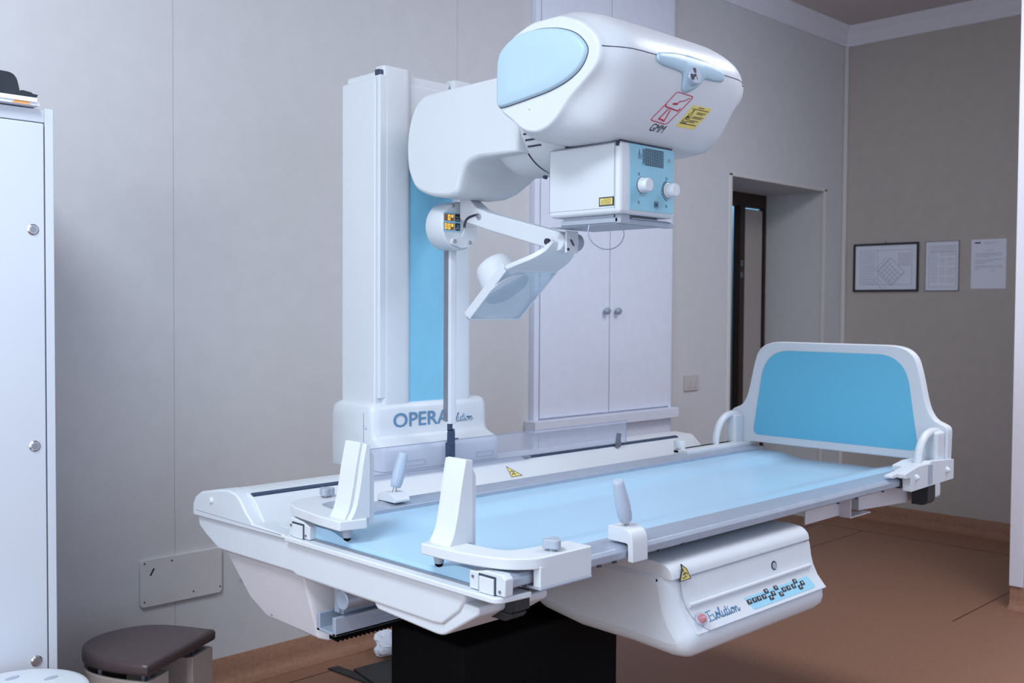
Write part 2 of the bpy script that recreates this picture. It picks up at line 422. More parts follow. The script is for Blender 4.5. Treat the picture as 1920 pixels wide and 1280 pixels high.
m = MB(); m.box(XR - .012, XR - .002, y0, y1, z0, z0 + fw); m.box(XR - .012, XR - .002, y0, y1, z1 - fw, z1); m.box(XR - .012, XR - .002, y0, y0 + fw, z0, z1); m.box(XR - .012, XR - .002, y1 - fw, y1, z0, z1)
mk('frame', m, M['alu_dark'], pf)
m = MB().box(XR - .008, XR - .002, y0 + .003, y1 - .003, z0 + .003, z1 - .003); sh = mk('sheet', m, M['paper'], pf)
k = Ink((XR - .008, y1, z0), (0, -1, 0), (0, 0, 1)); W = y1 - y0; H = z1 - z0
k.stroke([(.025, .025), (W - .02, .025), (W - .02, H - .03), (.025, H - .03)], .0018, True); k.stroke([(.025, H - .07), (W - .02, H - .07)], .0015)
for i in range(19):
    z = H - .04 - i * .0125
    if i < 3: k.squiggle(.035, W - .03, z, .005, 0)
    else:
        k.squiggle(.035, .08, z, .004, 0)
        if i % 5: k.squiggle(.095, .13, z, .004, 0); k.squiggle(.14, W - .03, z, .004, 0)
mk('print', k, M['ink'], sh)
y0, y1, z0, z1 = 2.392, 2.606, 1.581, 1.894
nt_ = root('letter_sheet', (XR, 2.5, 1.58), 'loose white letter sheet with three short paragraphs, unframed, on the right wall', 'paper')
m = MB().box(XR - .002, XR + .001, y0, y1, z0, z1); sh = mk('sheet', m, M['paper'], nt_)
k = Ink((XR - .002, y1, z0), (0, -1, 0), (0, 0, 1)); W = y1 - y0; H = z1 - z0
k.squiggle(.08, .17, H - .02, .004, 0); k.squiggle(.08, .13, H - .028, .004, 0); k.squiggle(.09, .14, H - .072, .005, 0)
for i, (a, b_) in enumerate(((.03, W - .02), (.03, W - .02), (.03, .12), (.025, W - .02), (.025, .14), (.025, .09), (.03, W - .02), (.025, W - .02), (.025, .05), (.12, .15))):
    k.squiggle(a, b_, H - .09 - i * .0105 - (i > 2) * .008 - (i > 5) * .008, .0045, 0)
mk('print', k, M['ink'], sh)
k = Ink((XR - .002, y1, z0), (0, -1, 0), (0, 0, 1)); k.rect(.022, H - .026, .058, H - .017); mk('letterhead', k, M['ink_dark'], sh)

# ---- white storage cabinet at the left
cx1 = 1.085; yc = 2.90; zt = 1.971
cb = root('storage_cabinet', (.55, 3.17, 0), 'tall white storage cabinet with round locks at the left edge', 'cabinet')
m = MB(); m.box(1.062, cx1, yc, YB - .02, 0, zt); m.box(.02, 1.062, yc + .002, YB - .02, 1.932, zt - .004); m.box(.02, .045, yc + .002, YB - .02, 0, 1.932)
m.box(.045, 1.062, YB - .045, YB - .02, 0, 1.932); m.box(.045, 1.062, yc + .002, YB - .045, .0, .07)
mk('body', m, M['white_cab'], cb, bevel=.002)
m = MB().box(.30, 1.058, yc - .003, yc + .018, .075, 1.929); d = mk('door', m, M['white_cab'], cb, bevel=.003)
for z in (1.639, 1.049, .456):
    m = MB().lathe([(0, .0150), (.5, .0150), (1, .0115)], (1.027, yc - .002, z), (1.027, yc - .0075, z), 28)
    lk = mk('lock', m, M['steel'], d)
    m = MB().lathe([(0, .0095), (1, .0090)], (1.027, yc - .0072, z), (1.027, yc - .0082, z), 20); m.box(1.0255, 1.0285, yc - .0090, yc - .0075, z - .006, z + .006)
    mk('keyhole', m, M['alu_dark'], cb)
# things on top
ps = root('paper_stack', (.93, 2.97, zt), 'loose white papers with an orange patch on top of the storage cabinet', 'papers')
m = MB()
rot = lambda pts, a, c: [(c[0] + (x - c[0]) * math.cos(a) - (y - c[1]) * math.sin(a), c[1] + (x - c[0]) * math.sin(a) + (y - c[1]) * math.cos(a)) for x, y in pts]
m.prism([(.72, 2.87), (1.040, 2.878), (1.045, 3.20), (.72, 3.20)], 2, zt + .0002, zt + .008)
mk('sheet', m, M['paper'], ps, flat=True)
m = MB().prism([(.72, 2.874), (1.032, 2.872), (1.035, 3.18), (.73, 3.18)], 2, zt + .0082, zt + .020)
mk('magazine', m, mat('magazine_pages', (.75, .74, .74), .5, noise=.05, nscale=80), ps, flat=True)
k = Ink((.968, 2.8770, zt + .0005), (1, 0, 0), (0, 0, 1)); k.poly([(0, 0), (.05, 0), (.036, .011), (.014, .011)]); mk('print', k, M['orange'], ps)
dv = root('black_device', (.95, 2.98, zt + .020), 'black moulded desk device lying on the papers on the cabinet', 'device')
m = MB(); m.prism(rounded([(.62, zt + .0205), (.990, zt + .0205), (.994, zt + .035), (.986, zt + .070), (.972, zt + .082), (.62, zt + .092)], [0, .004, .01, .012, .012, 0]), 1, 2.885, 3.05)
mk('body', m, M['black_plastic'], dv, bevel=.006)
m = MB(); m.prism([(.980, zt + .0203), (1.034, zt + .0203), (1.040, zt + .031), (1.026, zt + .0325), (1.022, zt + .0355), (1.000, zt + .0385), (.992, zt + .036)], 1, 2.885, 3.02)
mk('base', m, M['black_plastic'], dv, bevel=.001)

# ---- D-shaped step stool
st = root('step_stool', (1.40, 3.03, 0), 'low beige stool with a dark brown D-shaped seat beside the cabinet', 'stool')
seatZ = .40
A_ = Vector((1.304, 2.812)); B_ = Vector((1.612, 2.985)); ud = (B_ - A_).normalized(); vd = Vector((-ud.y, ud.x)); L_ = (B_ - A_).length
def D(inset, n=22):
    pts = [(inset, inset)]
    pts = []
    w = L_ - 2 * inset
    out = [(inset, inset), (L_ - inset, inset)]
    c = [(L_ - inset + .0, .16), (L_ * .86, .255 - inset * .6), (L_ * .62, .315 - inset), (L_ * .36, .315 - inset), (L_ * .10 + inset * .5, .245 - inset * .6), (inset, .13)]
    sp = spline([(L_ - inset, inset, 0)] + [(a, b, 0) for a, b in c] + [(inset, inset, 0)], 4)
    out = [(p.x, p.y) for p in sp]
    return [tuple(A_ + ud * a + vd * b) for a, b in out]
m = MB(); pr = D(0)
secs = []
for ins, z in ((.012, seatZ - .040), (.002, seatZ - .036), (0, seatZ - .028), (0, seatZ - .012), (.004, seatZ - .004), (.014, seatZ)):
    secs.append([(x, y, z) for x, y in D(ins)])
m.loft(secs); mk('seat', m, M['stool_brown'], st, ang=60)
ov = D(.014)
def shell(pts_out, pts_in, z0, z1):
    mm = MB(); n = len(pts_out)
    v = [(x, y, z) for z in (z0, z1) for x, y in pts_out] + [(x, y, z) for z in (z0, z1) for x, y in pts_in]
    f = []
    for i in range(n - 1):
        j = i + 1
        f += [(i, j, n + j, n + i), (2 * n + i, 3 * n + i, 3 * n + j, 2 * n + j), (n + i, n + j, 3 * n + j, 3 * n + i), (i, 2 * n + i, 2 * n + j, j)]
    f += [(0, n, 3 * n, 2 * n), (n - 1, 3 * n - 1, 4 * n - 1, 2 * n - 1)]
    return mm.add(v, f)
# base walls: curved side plus two return panels on the straight side, with a recess between them
q = lambda a, b: tuple(A_ + ud * a + vd * b)
out_ = [q(.115, .008)] + [tuple(p) for p in D(.006)][::-1] + [q(L_ - .115, .008)]
in_ = [q(.115, .022)] + [tuple(p) for p in D(.020)][::-1] + [q(L_ - .115, .022)]
m = shell(out_, in_, 0, seatZ - .058); mk('base', m, M['beige_plastic'], st, bevel=.002)
m = MB(); m.prism([q(.105, .02), q(.12, .02), q(.12, .13), q(L_ - .12, .13), q(L_ - .12, .02), q(L_ - .105, .02), q(L_ - .105, .15), q(.105, .15)], 2, 0, seatZ - .06)
mk('recess_wall', m, M['beige_plastic'], st, bevel=.002)
for a, b_ in ((.05, .05), (L_ - .05, .05), (.05, .2), (L_ - .09, .2), (.075, .05), (L_ - .075, .05)):
    p = q(a, b_); m = MB().cyl((*p, .05), (*p, seatZ - .036), .006, n=10); mk('leg', m, M['alu'], st)

# ---- white round stool, bottom-left
ws = root('round_stool', (.905, 2.66, 0), 'white round stool with oval slots in its top, in front of the cabinet', 'stool')
m = MB(); prof = [(.440, .150), (.443, .168), (.452, .172), (.458, .168), (.461, .155), (.462, .02)]
m.lathe([((z - .44) / .022, r) for z, r in prof], (.905, 2.69, .44), (.905, 2.69, .462), 48)
se = mk('seat', m, M['white'], ws, ang=60)
for a in (-.6, .45, 1.6, 2.7, 3.8):
    m = MB()
    c = (.905 + .10 * math.cos(a + .9), 2.69 + .10 * math.sin(a + .9))
    m.prism([(c[0] + .020 * math.cos(t) * math.cos(.3) - .010 * math.sin(t) * math.sin(.3), c[1] + .020 * math.cos(t) * math.sin(.3) + .010 * math.sin(t)) for t in [2 * PI * i / 16 for i in range(16)]], 2, .4605, .4626)
    mk('slot', m, M['grey_plastic'], se)
for a in range(4):
    t = PI / 4 + a * PI / 2
    m = MB().tube([(.905 + .11 * math.cos(t), 2.69 + .11 * math.sin(t), .445), (.905 + .145 * math.cos(t), 2.69 + .145 * math.sin(t), .0)], [.016, .012], 12); mk('leg', m, M['white'], ws)

# ---- crumpled tissue and floor bits
m = MB(); ring = []
n1, n2 = 14, 22; v = []; f = []
for i in range(n1 + 1):
    th = PI * i / n1
    for j in range(n2):
        ph = 2 * PI * j / n2
        r = 1 + .22 * math.sin(3 * ph + 2 * th) + .16 * math.sin(7 * ph - 3 * th) + random.uniform(-.10, .10)
        v.append((2.605 + .085 * r * math.sin(th) * math.cos(ph), 3.33 + .07 * r * math.sin(th) * math.sin(ph), max(.001, .045 + .045 * r * math.cos(th))))
for i in range(n1):
    for j in range(n2):
        j2 = (j + 1) % n2; f.append((i * n2 + j, i * n2 + j2, (i + 1) * n2 + j2, (i + 1) * n2 + j))
m.add(v, f); tag(mk('crumpled_tissue', m, M['tissue'], flat=True, loc=(2.605, 3.33, 0)), 'crumpled white tissue lying on the floor against the wall under the machine', 'tissue')
m = MB(); m.prism([(2.30, 3.36), (2.345, 3.355), (2.39, 2.95), (2.33, 2.95)], 2, .0005, .006)
tag(mk('floor_channel', m, M['black2'], bevel=.001, loc=(2.33, 3.2, 0)), 'black cable channel strip on the floor left of the base plate', 'cable channel')

# ================================================================== THE MACHINE
X = root('x_ray_machine', (2.3, 2.1, 0), 'large white and pale blue radiography machine with column, tube head and patient table', 'x-ray machine')
# pedestal
m = MB(); m.box(1.71, 2.32, 1.90, 2.20, .0, .575); m.box(1.75, 2.0, 2.02, 2.2, .55, .78); m.box(1.9, 2.6, 2.13, 2.2, .50, .78)  # last box: black panel standing in for the darkness under the table
mk('pedestal_and_shade_panel', m, M['black'], X, bevel=.01)
m = MB().prism([(2.36, 3.27), (2.545, 3.262), (2.65, 2.75), (2.66, 2.0), (1.65, 1.8), (1.62, 2.4), (2.2, 2.45)], 2, .0005, .012)
mk('base_plate', m, M['black2'], X, bevel=.002)
# undercarriage rails
m = MB(); m.box(1.485, 2.35, 2.135, 2.15, .598, .645); m.box(1.485, 2.35, 2.135, 2.22, .598, .606); m.box(1.485, 2.35, 2.205, 2.22, .598, .645)
ur = mk('rail', m, M['alu'], X, bevel=.002)
k = Ink((1.60, 2.135, .615), (1, 0, 0), (0, 0, 1))
for zz in (.0, .012):
    k.squiggle(0, .07, zz, .003, 0)
mk('marking', k, M['ink'], ur)
m = MB(); m.box(1.52, 2.35, 2.17, 2.19, .645, .73); m.box(1.53, 2.35, 2.165, 2.19, .64, .66)
mk('web', m, M['alu'], X, bevel=.001)
m = MB(); m.box(1.49, 2.35, 2.15, 2.17, .586, .598)
for i in range(60):
    x = 1.50 + i * .0138; m.prism([(x, .588), (x + .0035, .578), (x + .0075, .578), (x + .0115, .588)], 1, 2.15, 2.17)
mk('toothed_rack', m, M['black'], X)
m = MB().cyl((1.50, 2.13, .69), (1.61, 2.13, .69), .026, n=24); mk('motor', m, M['alu'], X, bevel=.004)
# hopper under the transverse beam
m = MB()
v = [(1.492, 2.735, .745), (1.492, 2.306, .745), (1.572, 2.262, .735), (1.70, 2.262, .735), (1.70, 2.76, .735),
     (1.535, 2.545, .552), (1.52, 2.265, .556), (1.540, 2.248, .548), (1.70, 2.248, .552), (1.70, 2.545, .552), (1.51, 2.585, .605), (1.70, 2.585, .605)]
m.add(v, [(0, 1, 6, 5, 10), (1, 2, 7, 6), (2, 3, 8, 7), (3, 4, 11, 9, 8), (4, 0, 10, 11), (10, 5, 9, 11), (5, 6, 7, 8, 9), (0, 4, 3, 2, 1)])
hp = mk('lower_cover', m, M['pink_white'], X, bevel=.006, seg=3)
for p in ((1.528, 2.50, .568), (1.530, 2.262, .60)):
    m = MB().cyl((p[0] - .008, p[1], p[2]), (p[0] + .008, p[1], p[2]), .003, n=10); mk('screw', m, M['ink'], hp)
# transverse beam
bp = [(2.842, .806), (2.832, .775), (2.79, .752), (2.715, .722), (2.32, .728), (2.30, .722), (1.74, .722), (1.712, .726), (1.655, .768), (1.640, .792), (1.640, .826), (2.84, .826)]
m = MB().prism(bp, 0, 1.476, 1.66); tb = mk('transverse_beam', m, M['white_soft'], X, bevel=.010, seg=4)
m = MB().prism(rounded([(1.98, .735), (1.96, .708), (1.74, .698), (1.715, .70), (1.60, .770), (1.60, .788), (1.70, .79), (1.98, .78)], [.0, .01, .01, .02, .01, 0, 0, 0]), 0, 1.482, 1.70)
mk('beam_tray', m, M['white_soft'], X, bevel=.006)
# end cap of the rear cover
ecp = [(2.850, .806), (2.850, .842), (2.835, .865), (2.80, .884), (2.70, .902), (2.64, .909), (2.60, .903), (2.575, .890), (2.55, .865), (2.505, .832), (2.345, .827), (2.345, .815), (2.842, .806)]
m = MB().prism(ecp[:-1], 0, 1.466, 1.535); ec = mk('end_cover', m, M['white_soft'], X, bevel=.008, seg=4)
m = MB().lathe([(0, .010), (.5, .010), (1, .006)], (1.467, 2.735, .866), (1.460, 2.735, .866), 20); mk('screw_cap', m, M['white'], ec)
m = MB(); m.box(1.4655, 1.467, 2.36, 2.83, .8245, .8262); mk('seam', m, M['ink'], ec)
# rear longitudinal cover
pr = [(2.845, .80), (2.845, .845), (2.82, .872), (2.77, .887), (2.66, .905), (2.60, .903), (2.578, .899), (2.565, .894), (2.545, .880), (2.50, .830), (2.34, .827), (2.34, .80)]
m = MB().prism(pr, 0, 1.50, 3.62); rc = mk('rear_cover', m, M['white'], X, bevel=.003, ang=20)
for a_, b_ in ((1.505, 1.90), (2.60, 3.52)):
    m = MB().prism([(2.566, .8985), (2.576, .9025), (2.580, .9035), (2.580, .895), (2.566, .890)], 0, a_, b_); mk('slot', m, M['slot'], rc)
m = MB().prism([(2.845, .80), (2.82, .872), (2.66, .904), (2.575, .90), (2.50, .832), (2.34, .829), (2.34, .80)], 0, 3.56, 3.64)
mk('ramp_end', m, M['white'], X, bevel=.008)
m = MB(); m.box(1.515, 1.60, 2.352, 2.485, .8285, .8305); mk('access_panel', m, M['white'], X, bevel=.001)
k = Ink((2.507, 2.52, .868), (1, 0, 0), (0, -.66 * -1, .75)); k.n = Vector((0, -.74, .67))
k = Ink((2.487, 2.520, .8505), (1, 0, 0), (0, .67, .74), off=.001)
k.poly([(-.002, -.004), (.050, -.004), (.0, .040)]); w_ = mk('warning_sticker', k, M['yellow'], X)
k = Ink((2.487, 2.520, .8505), (1, 0, 0), (0, .67, .74), off=.0018)
k.stroke([(-.002, -.004), (.050, -.004), (.0, .040)], .0016, True); k.stroke([(.006, .004), (.016, .010), (.022, .004)], .003); k.stroke([(.004, .016), (.012, .020), (.018, .014), (.022, .016)], .0025)
mk('print', k, M['ink_dark'], w_)

# table top ------------------------------------------------------
XE = 3.68
prof_top = []
ys0, ys1 = 1.600, 2.258
def topz(y):
    d = min(y - ys0, ys1 - y)
    t = max(0, min(1, (d - .075) / .105)); t = t * t * (3 - 2 * t)
    return .862 - .020 * t
N = 60
pts = [(ys0 + (ys1 - ys0) * i / N, topz(ys0 + (ys1 - ys0) * i / N)) for i in range(N + 1)]
m = MB().prism(pts + [(ys1, .831), (ys0, .831)], 0, 1.497, XE); tt = mk('table_top', m, M['table_blue'], X, ang=50)
m = MB(); m.box(1.487, XE - .005, ys0, ys1, .826, .8312); mk('groove_strip', m, M['alu_dark'], X)
fr = [(1.603, .8735), (1.535, .8740), (1.520, .871), (1.5135, .862), (1.5145, .846), (1.520, .842), (1.603, .842), (1.603, .862)]
m = MB().prism(fr, 0, 1.500, XE + .0); rl = mk('side_rail', m, M['alu'], X, bevel=.0015)
for x in (1.775, 1.83, 2.0, 2.10, 2.9, 3.02, 3.2):
    m = MB().box(x, x + .012, 1.5130, 1.518, .840, .8440); mk('rail_slot', m, M['groove'], rl)
br = [(2.2545, .862), (2.2545, .874), (2.262, .876), (2.322, .8825), (2.333, .8815), (2.338, .872), (2.338, .842), (2.2545, .842)]
m = MB().prism(br, 0, 1.500, XE); mk('side_rail', m, M['alu'], X, bevel=.0015)
# end strip, corner caps
m = MB().prism(rounded([(1.462, 2.338), (1.462, 1.535), (1.474, 1.522), (1.56, 1.515), (1.56, 2.338)], [0, .012, .01, 0, 0]), 2, .8135, .8265)
mk('end_strip', m, M['white'], X, bevel=.003)
for s, (y0, y1) in (('f', (1.512, 1.624)), ('b', (2.240, 2.338))):
    tz = [(y0, .8745 if s == 'b' else .870), (y1, .866 if s == 'b' else .8705)]
    if s == 'f': pp = [(y0 + .002, .828), (y0, .866), (y0 + .012, .8745), (y1 - .05, .8745), (y1 - .02, .868), (y1, .868), (y1, .828)]
    else: pp = [(y0, .828), (y0, .862), (y0 + .03, .872), (y1 - .01, .8765), (y1, .870), (y1, .828)]
    m = MB().prism(pp, 0, 1.477, 1.502); cc = mk('corner_cap', m, M['white_soft'], X, bevel=.003)
    a, b_ = (y0 + .032, y1 - .035) if s == 'f' else (y0 + .028, y1 - .022)
    m = MB(); m.box(1.4755, 1.478, a - .004, b_ + .004, .8275, .8665); mk('gap', m, M['groove'], cc)
    m = MB(); m.box(1.4725, 1.478, a, b_, .8275, .862); mk('latch_cover', m, M['white'], cc, bevel=.001)
    for yy, zz in ((y0 + .016, .838), (y1 - .012, .856)):
        m = MB().cyl((1.4745, yy, zz), (1.478, yy, zz), .0034, n=14); mk('screw', m, M['alu_dark'], cc)
# table underframe
m = MB(); m.box(1.70, 3.60, 1.75, 2.30, .775, .826)
mk('underframe', m, M['pink_white'], X, bevel=.01)
m = MB(); m.prism([(3.17, .828), (3.17, .775), (3.60, .752), (3.60, .828)], 1, 1.58, 2.28); m.box(2.86, 3.08, 1.60, 1.605, .768, .828)
m.box(3.075, 3.080, 1.56, 1.605, .766, .828); m.box(3.075, 3.215, 1.56, 1.60, .764, .769)
mk('end_bracket', m, M['pink_white'], X, bevel=.002)
m = MB(); m.box(3.60, 3.75, 1.55, 2.2, .752, .828); mk('end_block', m, M['white_soft'], X, bevel=.012)
m = MB(); m.prism(rounded([(1.50, .838), (1.50, .77), (1.515, .755), (1.56, .755), (1.56, .838)], [0, .01, .01, 0, 0]), 0, 3.52, 3.58); mk('rubber_stop', m, M['black2'], X, bevel=.003)
# black extrusion under the near end
m = MB(); m.prism([(2.20, .812), (2.20, .745), (1.745, .742), (1.60, .742), (1.580, .752), (1.580, .765), (1.565, .77), (1.565, .812)], 0, 1.562, 1.605)
m.box(1.556, 1.605, 1.575, 2.20, .757, .763)
mk('film_tray_rail', m, M['black2'], X, bevel=.002)

# operator console ----------------------------------------------
cx0, cx1 = 2.022, 2.688
prof = [(1.90, .802), (1.545, .803), (1.515, .799), (1.500, .785), (1.498, .766), (1.4945, .764), (1.491, .752), (1.487, .725), (1.480, .700), (1.466, .672), (1.447, .650), (1.438, .638), (1.437, .615), (1.443, .595), (1.462, .578), (1.50, .573), (1.62, .580), (1.80, .582), (1.93, .600), (2.02, .640), (2.10, .69), (2.10, .80)]
m = MB(); secs = []
def inset(pr, d):
    c = Vector((1.70, .69)); out = []
    n = len(pr)
    for i, p in enumerate(pr):
        a = Vector(pr[i - 1]); b = Vector(pr[(i + 1) % n]); t = (b - a).normalized(); nn = Vector((-t.y, t.x))
        if nn.dot(Vector(p) - c) > 0: nn = -nn
        out.append(tuple(Vector(p) + nn * d))
    return out
for x, d in ((cx0 + .0, .040), (cx0 + .004, .026), (cx0 + .013, .013), (cx0 + .028, .004), (cx0 + .05, 0), ((cx0 + cx1) / 2, 0), (cx1 - .03, 0), (cx1 - .012, .002), (cx1 - .002, .008), (cx1, .020)):
    secs.append([(x, y, z) for y, z in inset(prof, d)])
m.loft(secs); cs = mk('console_body', m, M['white_soft'], X, ang=50)
# cap lid on console top
lid = [(2.05, .808), (1.548, .808), (1.510, .803), (1.492, .788), (1.488, .770), (1.492, .767), (2.05, .767)]
m = MB().prism(rounded(lid, [.0, .01, .01, .01, .002, 0, 0]), 0, cx0 + .004, cx1 - .002)
mk('console_lid', m, M['white'], X, bevel=.010, seg=4)
# recessed panel face outline, ridge and instruments
SL0 = Vector((0, 1.4655, .6865)); SLv = Vector((0, .047, .084)).normalized()
def slope_ink(off=.0008, dy=0): return Ink((0, 1.4655 - .0065, .6865), (1, 0, 0), tuple(SLv), off=off)
fp = [(1.494, .764), (1.4905, .752), (1.4865, .725), (1.4795, .700), (1.4655, .672), (1.4465, .650), (1.4375, .640)]
m = MB(); pl = []
for i, x in enumerate([2.062, 2.066, 2.08, 2.11, 2.3, 2.5, 2.69]):
    sec = []
    k_ = {0: .0}.get(i, 0)
    sec = [(x, y - .0015, z) for y, z in fp] + [(x, y + .004, z) for y, z in fp[::-1]]
    pl.append(sec)
m.loft(pl); pn = mk('console_panel', m, M['white'], X, ang=40)
m = MB().tube([(x, y - .0018, z) for x, (y, z) in zip((2.058, 2.058, 2.060, 2.064, 2.076, 2.094, 2.11), fp)], .0012, 6)
m.tube([(2.11, 1.4355, .6395), (2.4, 1.4355, .6395), (2.686, 1.4355, .6395)], .0012, 6)
mk('seam', m, M['ink'], pn)
m = MB().tube([(2.075, 1.4745, .7005), (2.665, 1.4745, .7005)], .0062, 12); mk('ridge', m, M['white'], pn)
SB = (1.4655, .672); SC_ = (1.4465, .650)
u0 = Vector((0, SB[0] - SC_[0], SB[1] - SC_[1])).normalized()
def sink(off): return Ink((0, 1.4465 - .0015, .650), (1, 0, 0), tuple(u0), off=off)
k = sink(.0006)
h_ = .029
k.poly([(2.322, -.004), (2.635, -.004), (2.643, .002), (2.633, .040), (2.306, .040)]); kp = mk('keypad', k, M['key_blue'], X)
# the keypad lies over a bend, lift it into a thin plate
BT = [(2.321, 1), (2.345, 1), (2.367, 1), (2.392, 1), (2.414, 2), (2.419, 0), (2.438, 1), (2.463, 2), (2.470, 0), (2.493, 1), (2.517, 1), (2.544, 1), (2.563, 2), (2.572, 0), (2.591, 1)]
for x, r_ in BT:
    yy = {0: .004, 1: .013, 2: .0245}[r_]
    k = sink(.0016); k.poly([(x - .0085, yy), (x + .0085, yy), (x + .0085, yy + .0125), (x - .0085, yy + .0125)], .0012); kb = mk('button', k, M['black_plastic'], kp)
    k = sink(.0030); c = (x, yy + .006)
    sty = random.random()
    k.stroke([(c[0] - .0035, c[1] - .003), (c[0], c[1] + .003), (c[0] + .0035, c[1] - .001)], .0011); k.stroke([(c[0] - .004, c[1] + .003), (c[0] + .003, c[1] + .0035)], .0008)
    mk('symbol', k, M['paper'], kb)
k = sink(.0009); handwrite(k, 'Evolution', 2.126, .006, .026, .0023, slant=.1, sx=1.66); mk('lettering', k, M['ink_blue'], pn)
# stop button under its clear dome
c0 = Vector((2.094, 1.4555, .664)); nn = Vector((0, -.76, .65))
m = MB().lathe([(0, .013), (1, .013)], c0, c0 + nn * .006, 24); m2 = mk('button_collar', m, M['white'], pn)
m = MB().lathe([(0, .011), (.7, .011), (1, .008)], c0 + nn * .006, c0 + nn * .018, 24); rb = mk('stop_button', m, mat('red_plastic', (.62, .03, .06), .4, noise=.02), X)
k = Ink(c0 + nn * .0182, (1, 0, 0), (0, .65, .76)); k.text('Stop', -.0095, -.002, .005, sx=1.1); mk('lettering', k, M['paper'], rb)
m = MB().lathe([(0, .0175), (.3, .0170), (.6, .014), (.85, .008), (1, .002)], c0 + nn * .002, c0 + nn * .024, 28); mk('button_dome', m, M['clear'], X)
# round lens, type label, warning triangle
m = MB().lathe([(0, .0125), (1, .0125)], (2.487, 1.490, .727), (2.487, 1.4835, .728), 28); rr_ = mk('indicator_ring', m, M['ink_dark'], pn)
m = MB().lathe([(0, .0095), (1, .0090)], (2.487, 1.4845, .7275), (2.487, 1.4825, .728), 24); mk('lens', m, M['grey_plastic'], pn)
k = Ink((2.235, 1.4862, .705), (1, 0, 0), (0, .15, 1), off=.0015)
k.rect(0, .024, .055, .0275); 
for x in (0, .012, .024, .032, .042): k.rect(x, .032, x + .008, .036)
for r_ in range(4): k.squiggle(.004, .024, .004 + r_ * .0048, .0022, 0)
for r_ in range(3): k.squiggle(.034, .054, .006 + r_ * .005, .0035, 0)
mk('type_label', k, M['ink_blue'], pn)
k = Ink((2.052, 1.4868, .768), (1, 0, 0), (0, 0, 1), off=.0012); tri = [(0, 0), (.046, 0), (.016, .036), (.018, .022)]
k = Ink((2.052, 1.4865, .763), (1, 0, 0), (0, .12, 1), off=.0015); k.poly([(0, 0), (.044, .0), (.030, .026), (.010, .040), (.012, .026)])
ws_ = mk('warning_sticker', k, M['yellow'], X)
k = Ink((2.052, 1.4865, .763), (1, 0, 0), (0, .12, 1), off=.0024); k.stroke([(0, 0), (.044, .0), (.030, .026), (.010, .040), (.012, .026)], .0015, True)
k.stroke([(.012, .006), (.020, .006)], .002); k.ring(.026, .012, .005, .0012, 12, 0, 300); k.stroke([(.014, .014), (.022, .018)], .002); k.stroke([(.016, .022), (.014, .027)], .002)
mk('print', k, M['ink_dark'], ws_)
m = MB().lathe([(0, .008), (1, .007)], (2.030, 1.80, .745), (2.020, 1.80, .745), 20); sc_ = mk('screw_cap', m, M['white'], X)
m = MB().cyl((2.0195, 1.80, .745), (2.025, 1.80, .745), .0022, n=10); mk('screw', m, M['ink_dark'], sc_)

# carriage base of the column -----------------------------------
cpf = [(2.602, .906), (2.600, .965), (2.606, .980), (2.625, .990), (2.648, .999), (2.660, 1.015), (2.664, 1.045), (2.666, 1.095), (2.674, 1.114), (2.695, 1.122), (2.85, 1.126), (2.895, 1.115), (2.905, 1.085), (2.905, .906)]
secs = []
m = MB()
def ins2(pr, d):
    out = []
    for y, z in pr: out.append((min(max(y, 2.600 + d), 2.905 - d) if z < .985 else y + d * (1 if y < 2.7 else -1), z - d * (1 if z > 1.0 else 0)))
    return out
for x, d in ((1.997, .018), (2.002, .009), (2.012, .002), (2.03, 0), (2.25, 0), (2.480, 0), (2.497, .003), (2.505, .012), (2.508, .022)):
    secs.append([(x, y, z) for y, z in ins2(cpf, d)])
m.loft(secs); cg = mk('carriage', m, M['white'], X, ang=70)
# soft round corner where the upper block meets the left face
k = Ink((2.078, 2.6645, 1.038), (1, 0, 0), (0, 0, 1), off=.0012)
w = k.text('OPERA', 0, 0, .047, sx=1.18, bold=.012); wid = w
mk('lettering', k, M['ink_blue'], cg)
k = Ink((2.30, 2.6645, 1.036), (1, 0, 0), (0, 0, 1), off=.0012); handwrite(k, 'Evolution', 0.005, 0.001, .030, .0016, slant=.25, sx=1.30); mk('lettering', k, M['ink_blue'], cg)
m = MB(); m.box(1.9955, 1.999, 2.712, 2.7132, .93, 1.09); mk('seam', m, M['ink'], cg)
m = MB().lathe([(0, .007), (1, .006)], (2.0, 2.70, 1.044), (1.993, 2.70, 1.044), 18); mk('screw_cap', m, M['white'], cg)
for a, b_ in ((2.06, 2.165), (2.395, 2.475)):
    k = Ink((0, 2.6005, 0), (1, 0, 0), (0, 0, 1), off=.001); k.stroke([(a, .918), (b_, .918), (b_, .934), (a, .934)], .001, True); mk('slot_outline', k, M['ink'], cg)

# column ---------------------------------------------------------
m = MB(); m.box(2.022, 2.44, 2.688, 2.872, 1.10, 2.180); m.box(2.035, 2.42, 2.70, 2.86, 2.16, 2.202)
cl = mk('column', m, M['white'], X, bevel=.006)
def pillar(x0, x1, z1, r0=.02, r1=.02):
    p = rounded([(x0, 2.72), (x0, 2.675), (x1, 2.675), (x1, 2.72)], [0, r0, r1, 0], 6)
    return MB().prism(p, 2, 1.09, z1)
mk('column_pillar', pillar(2.048, 2.166, 2.222, .018, .028), M['white'], cl, bevel=.004)
mk('column_pillar', pillar(2.350, 2.438, 2.222), M['white'], cl, bevel=.004)
m = MB().box(2.032, 2.060, 2.676, 2.700, 1.135, 2.190); mk('cable_channel', m, M['white'], cl, bevel=.004)
m = MB(); m.box(2.030, 2.048, 2.680, 2.700, 2.189, 2.206); mk('gap', m, M['slot'], cl)
m = MB().box(2.155, 2.36, 2.683, 2.70, 1.09, 2.02); mk('belt', m, M['col_blue'], X)
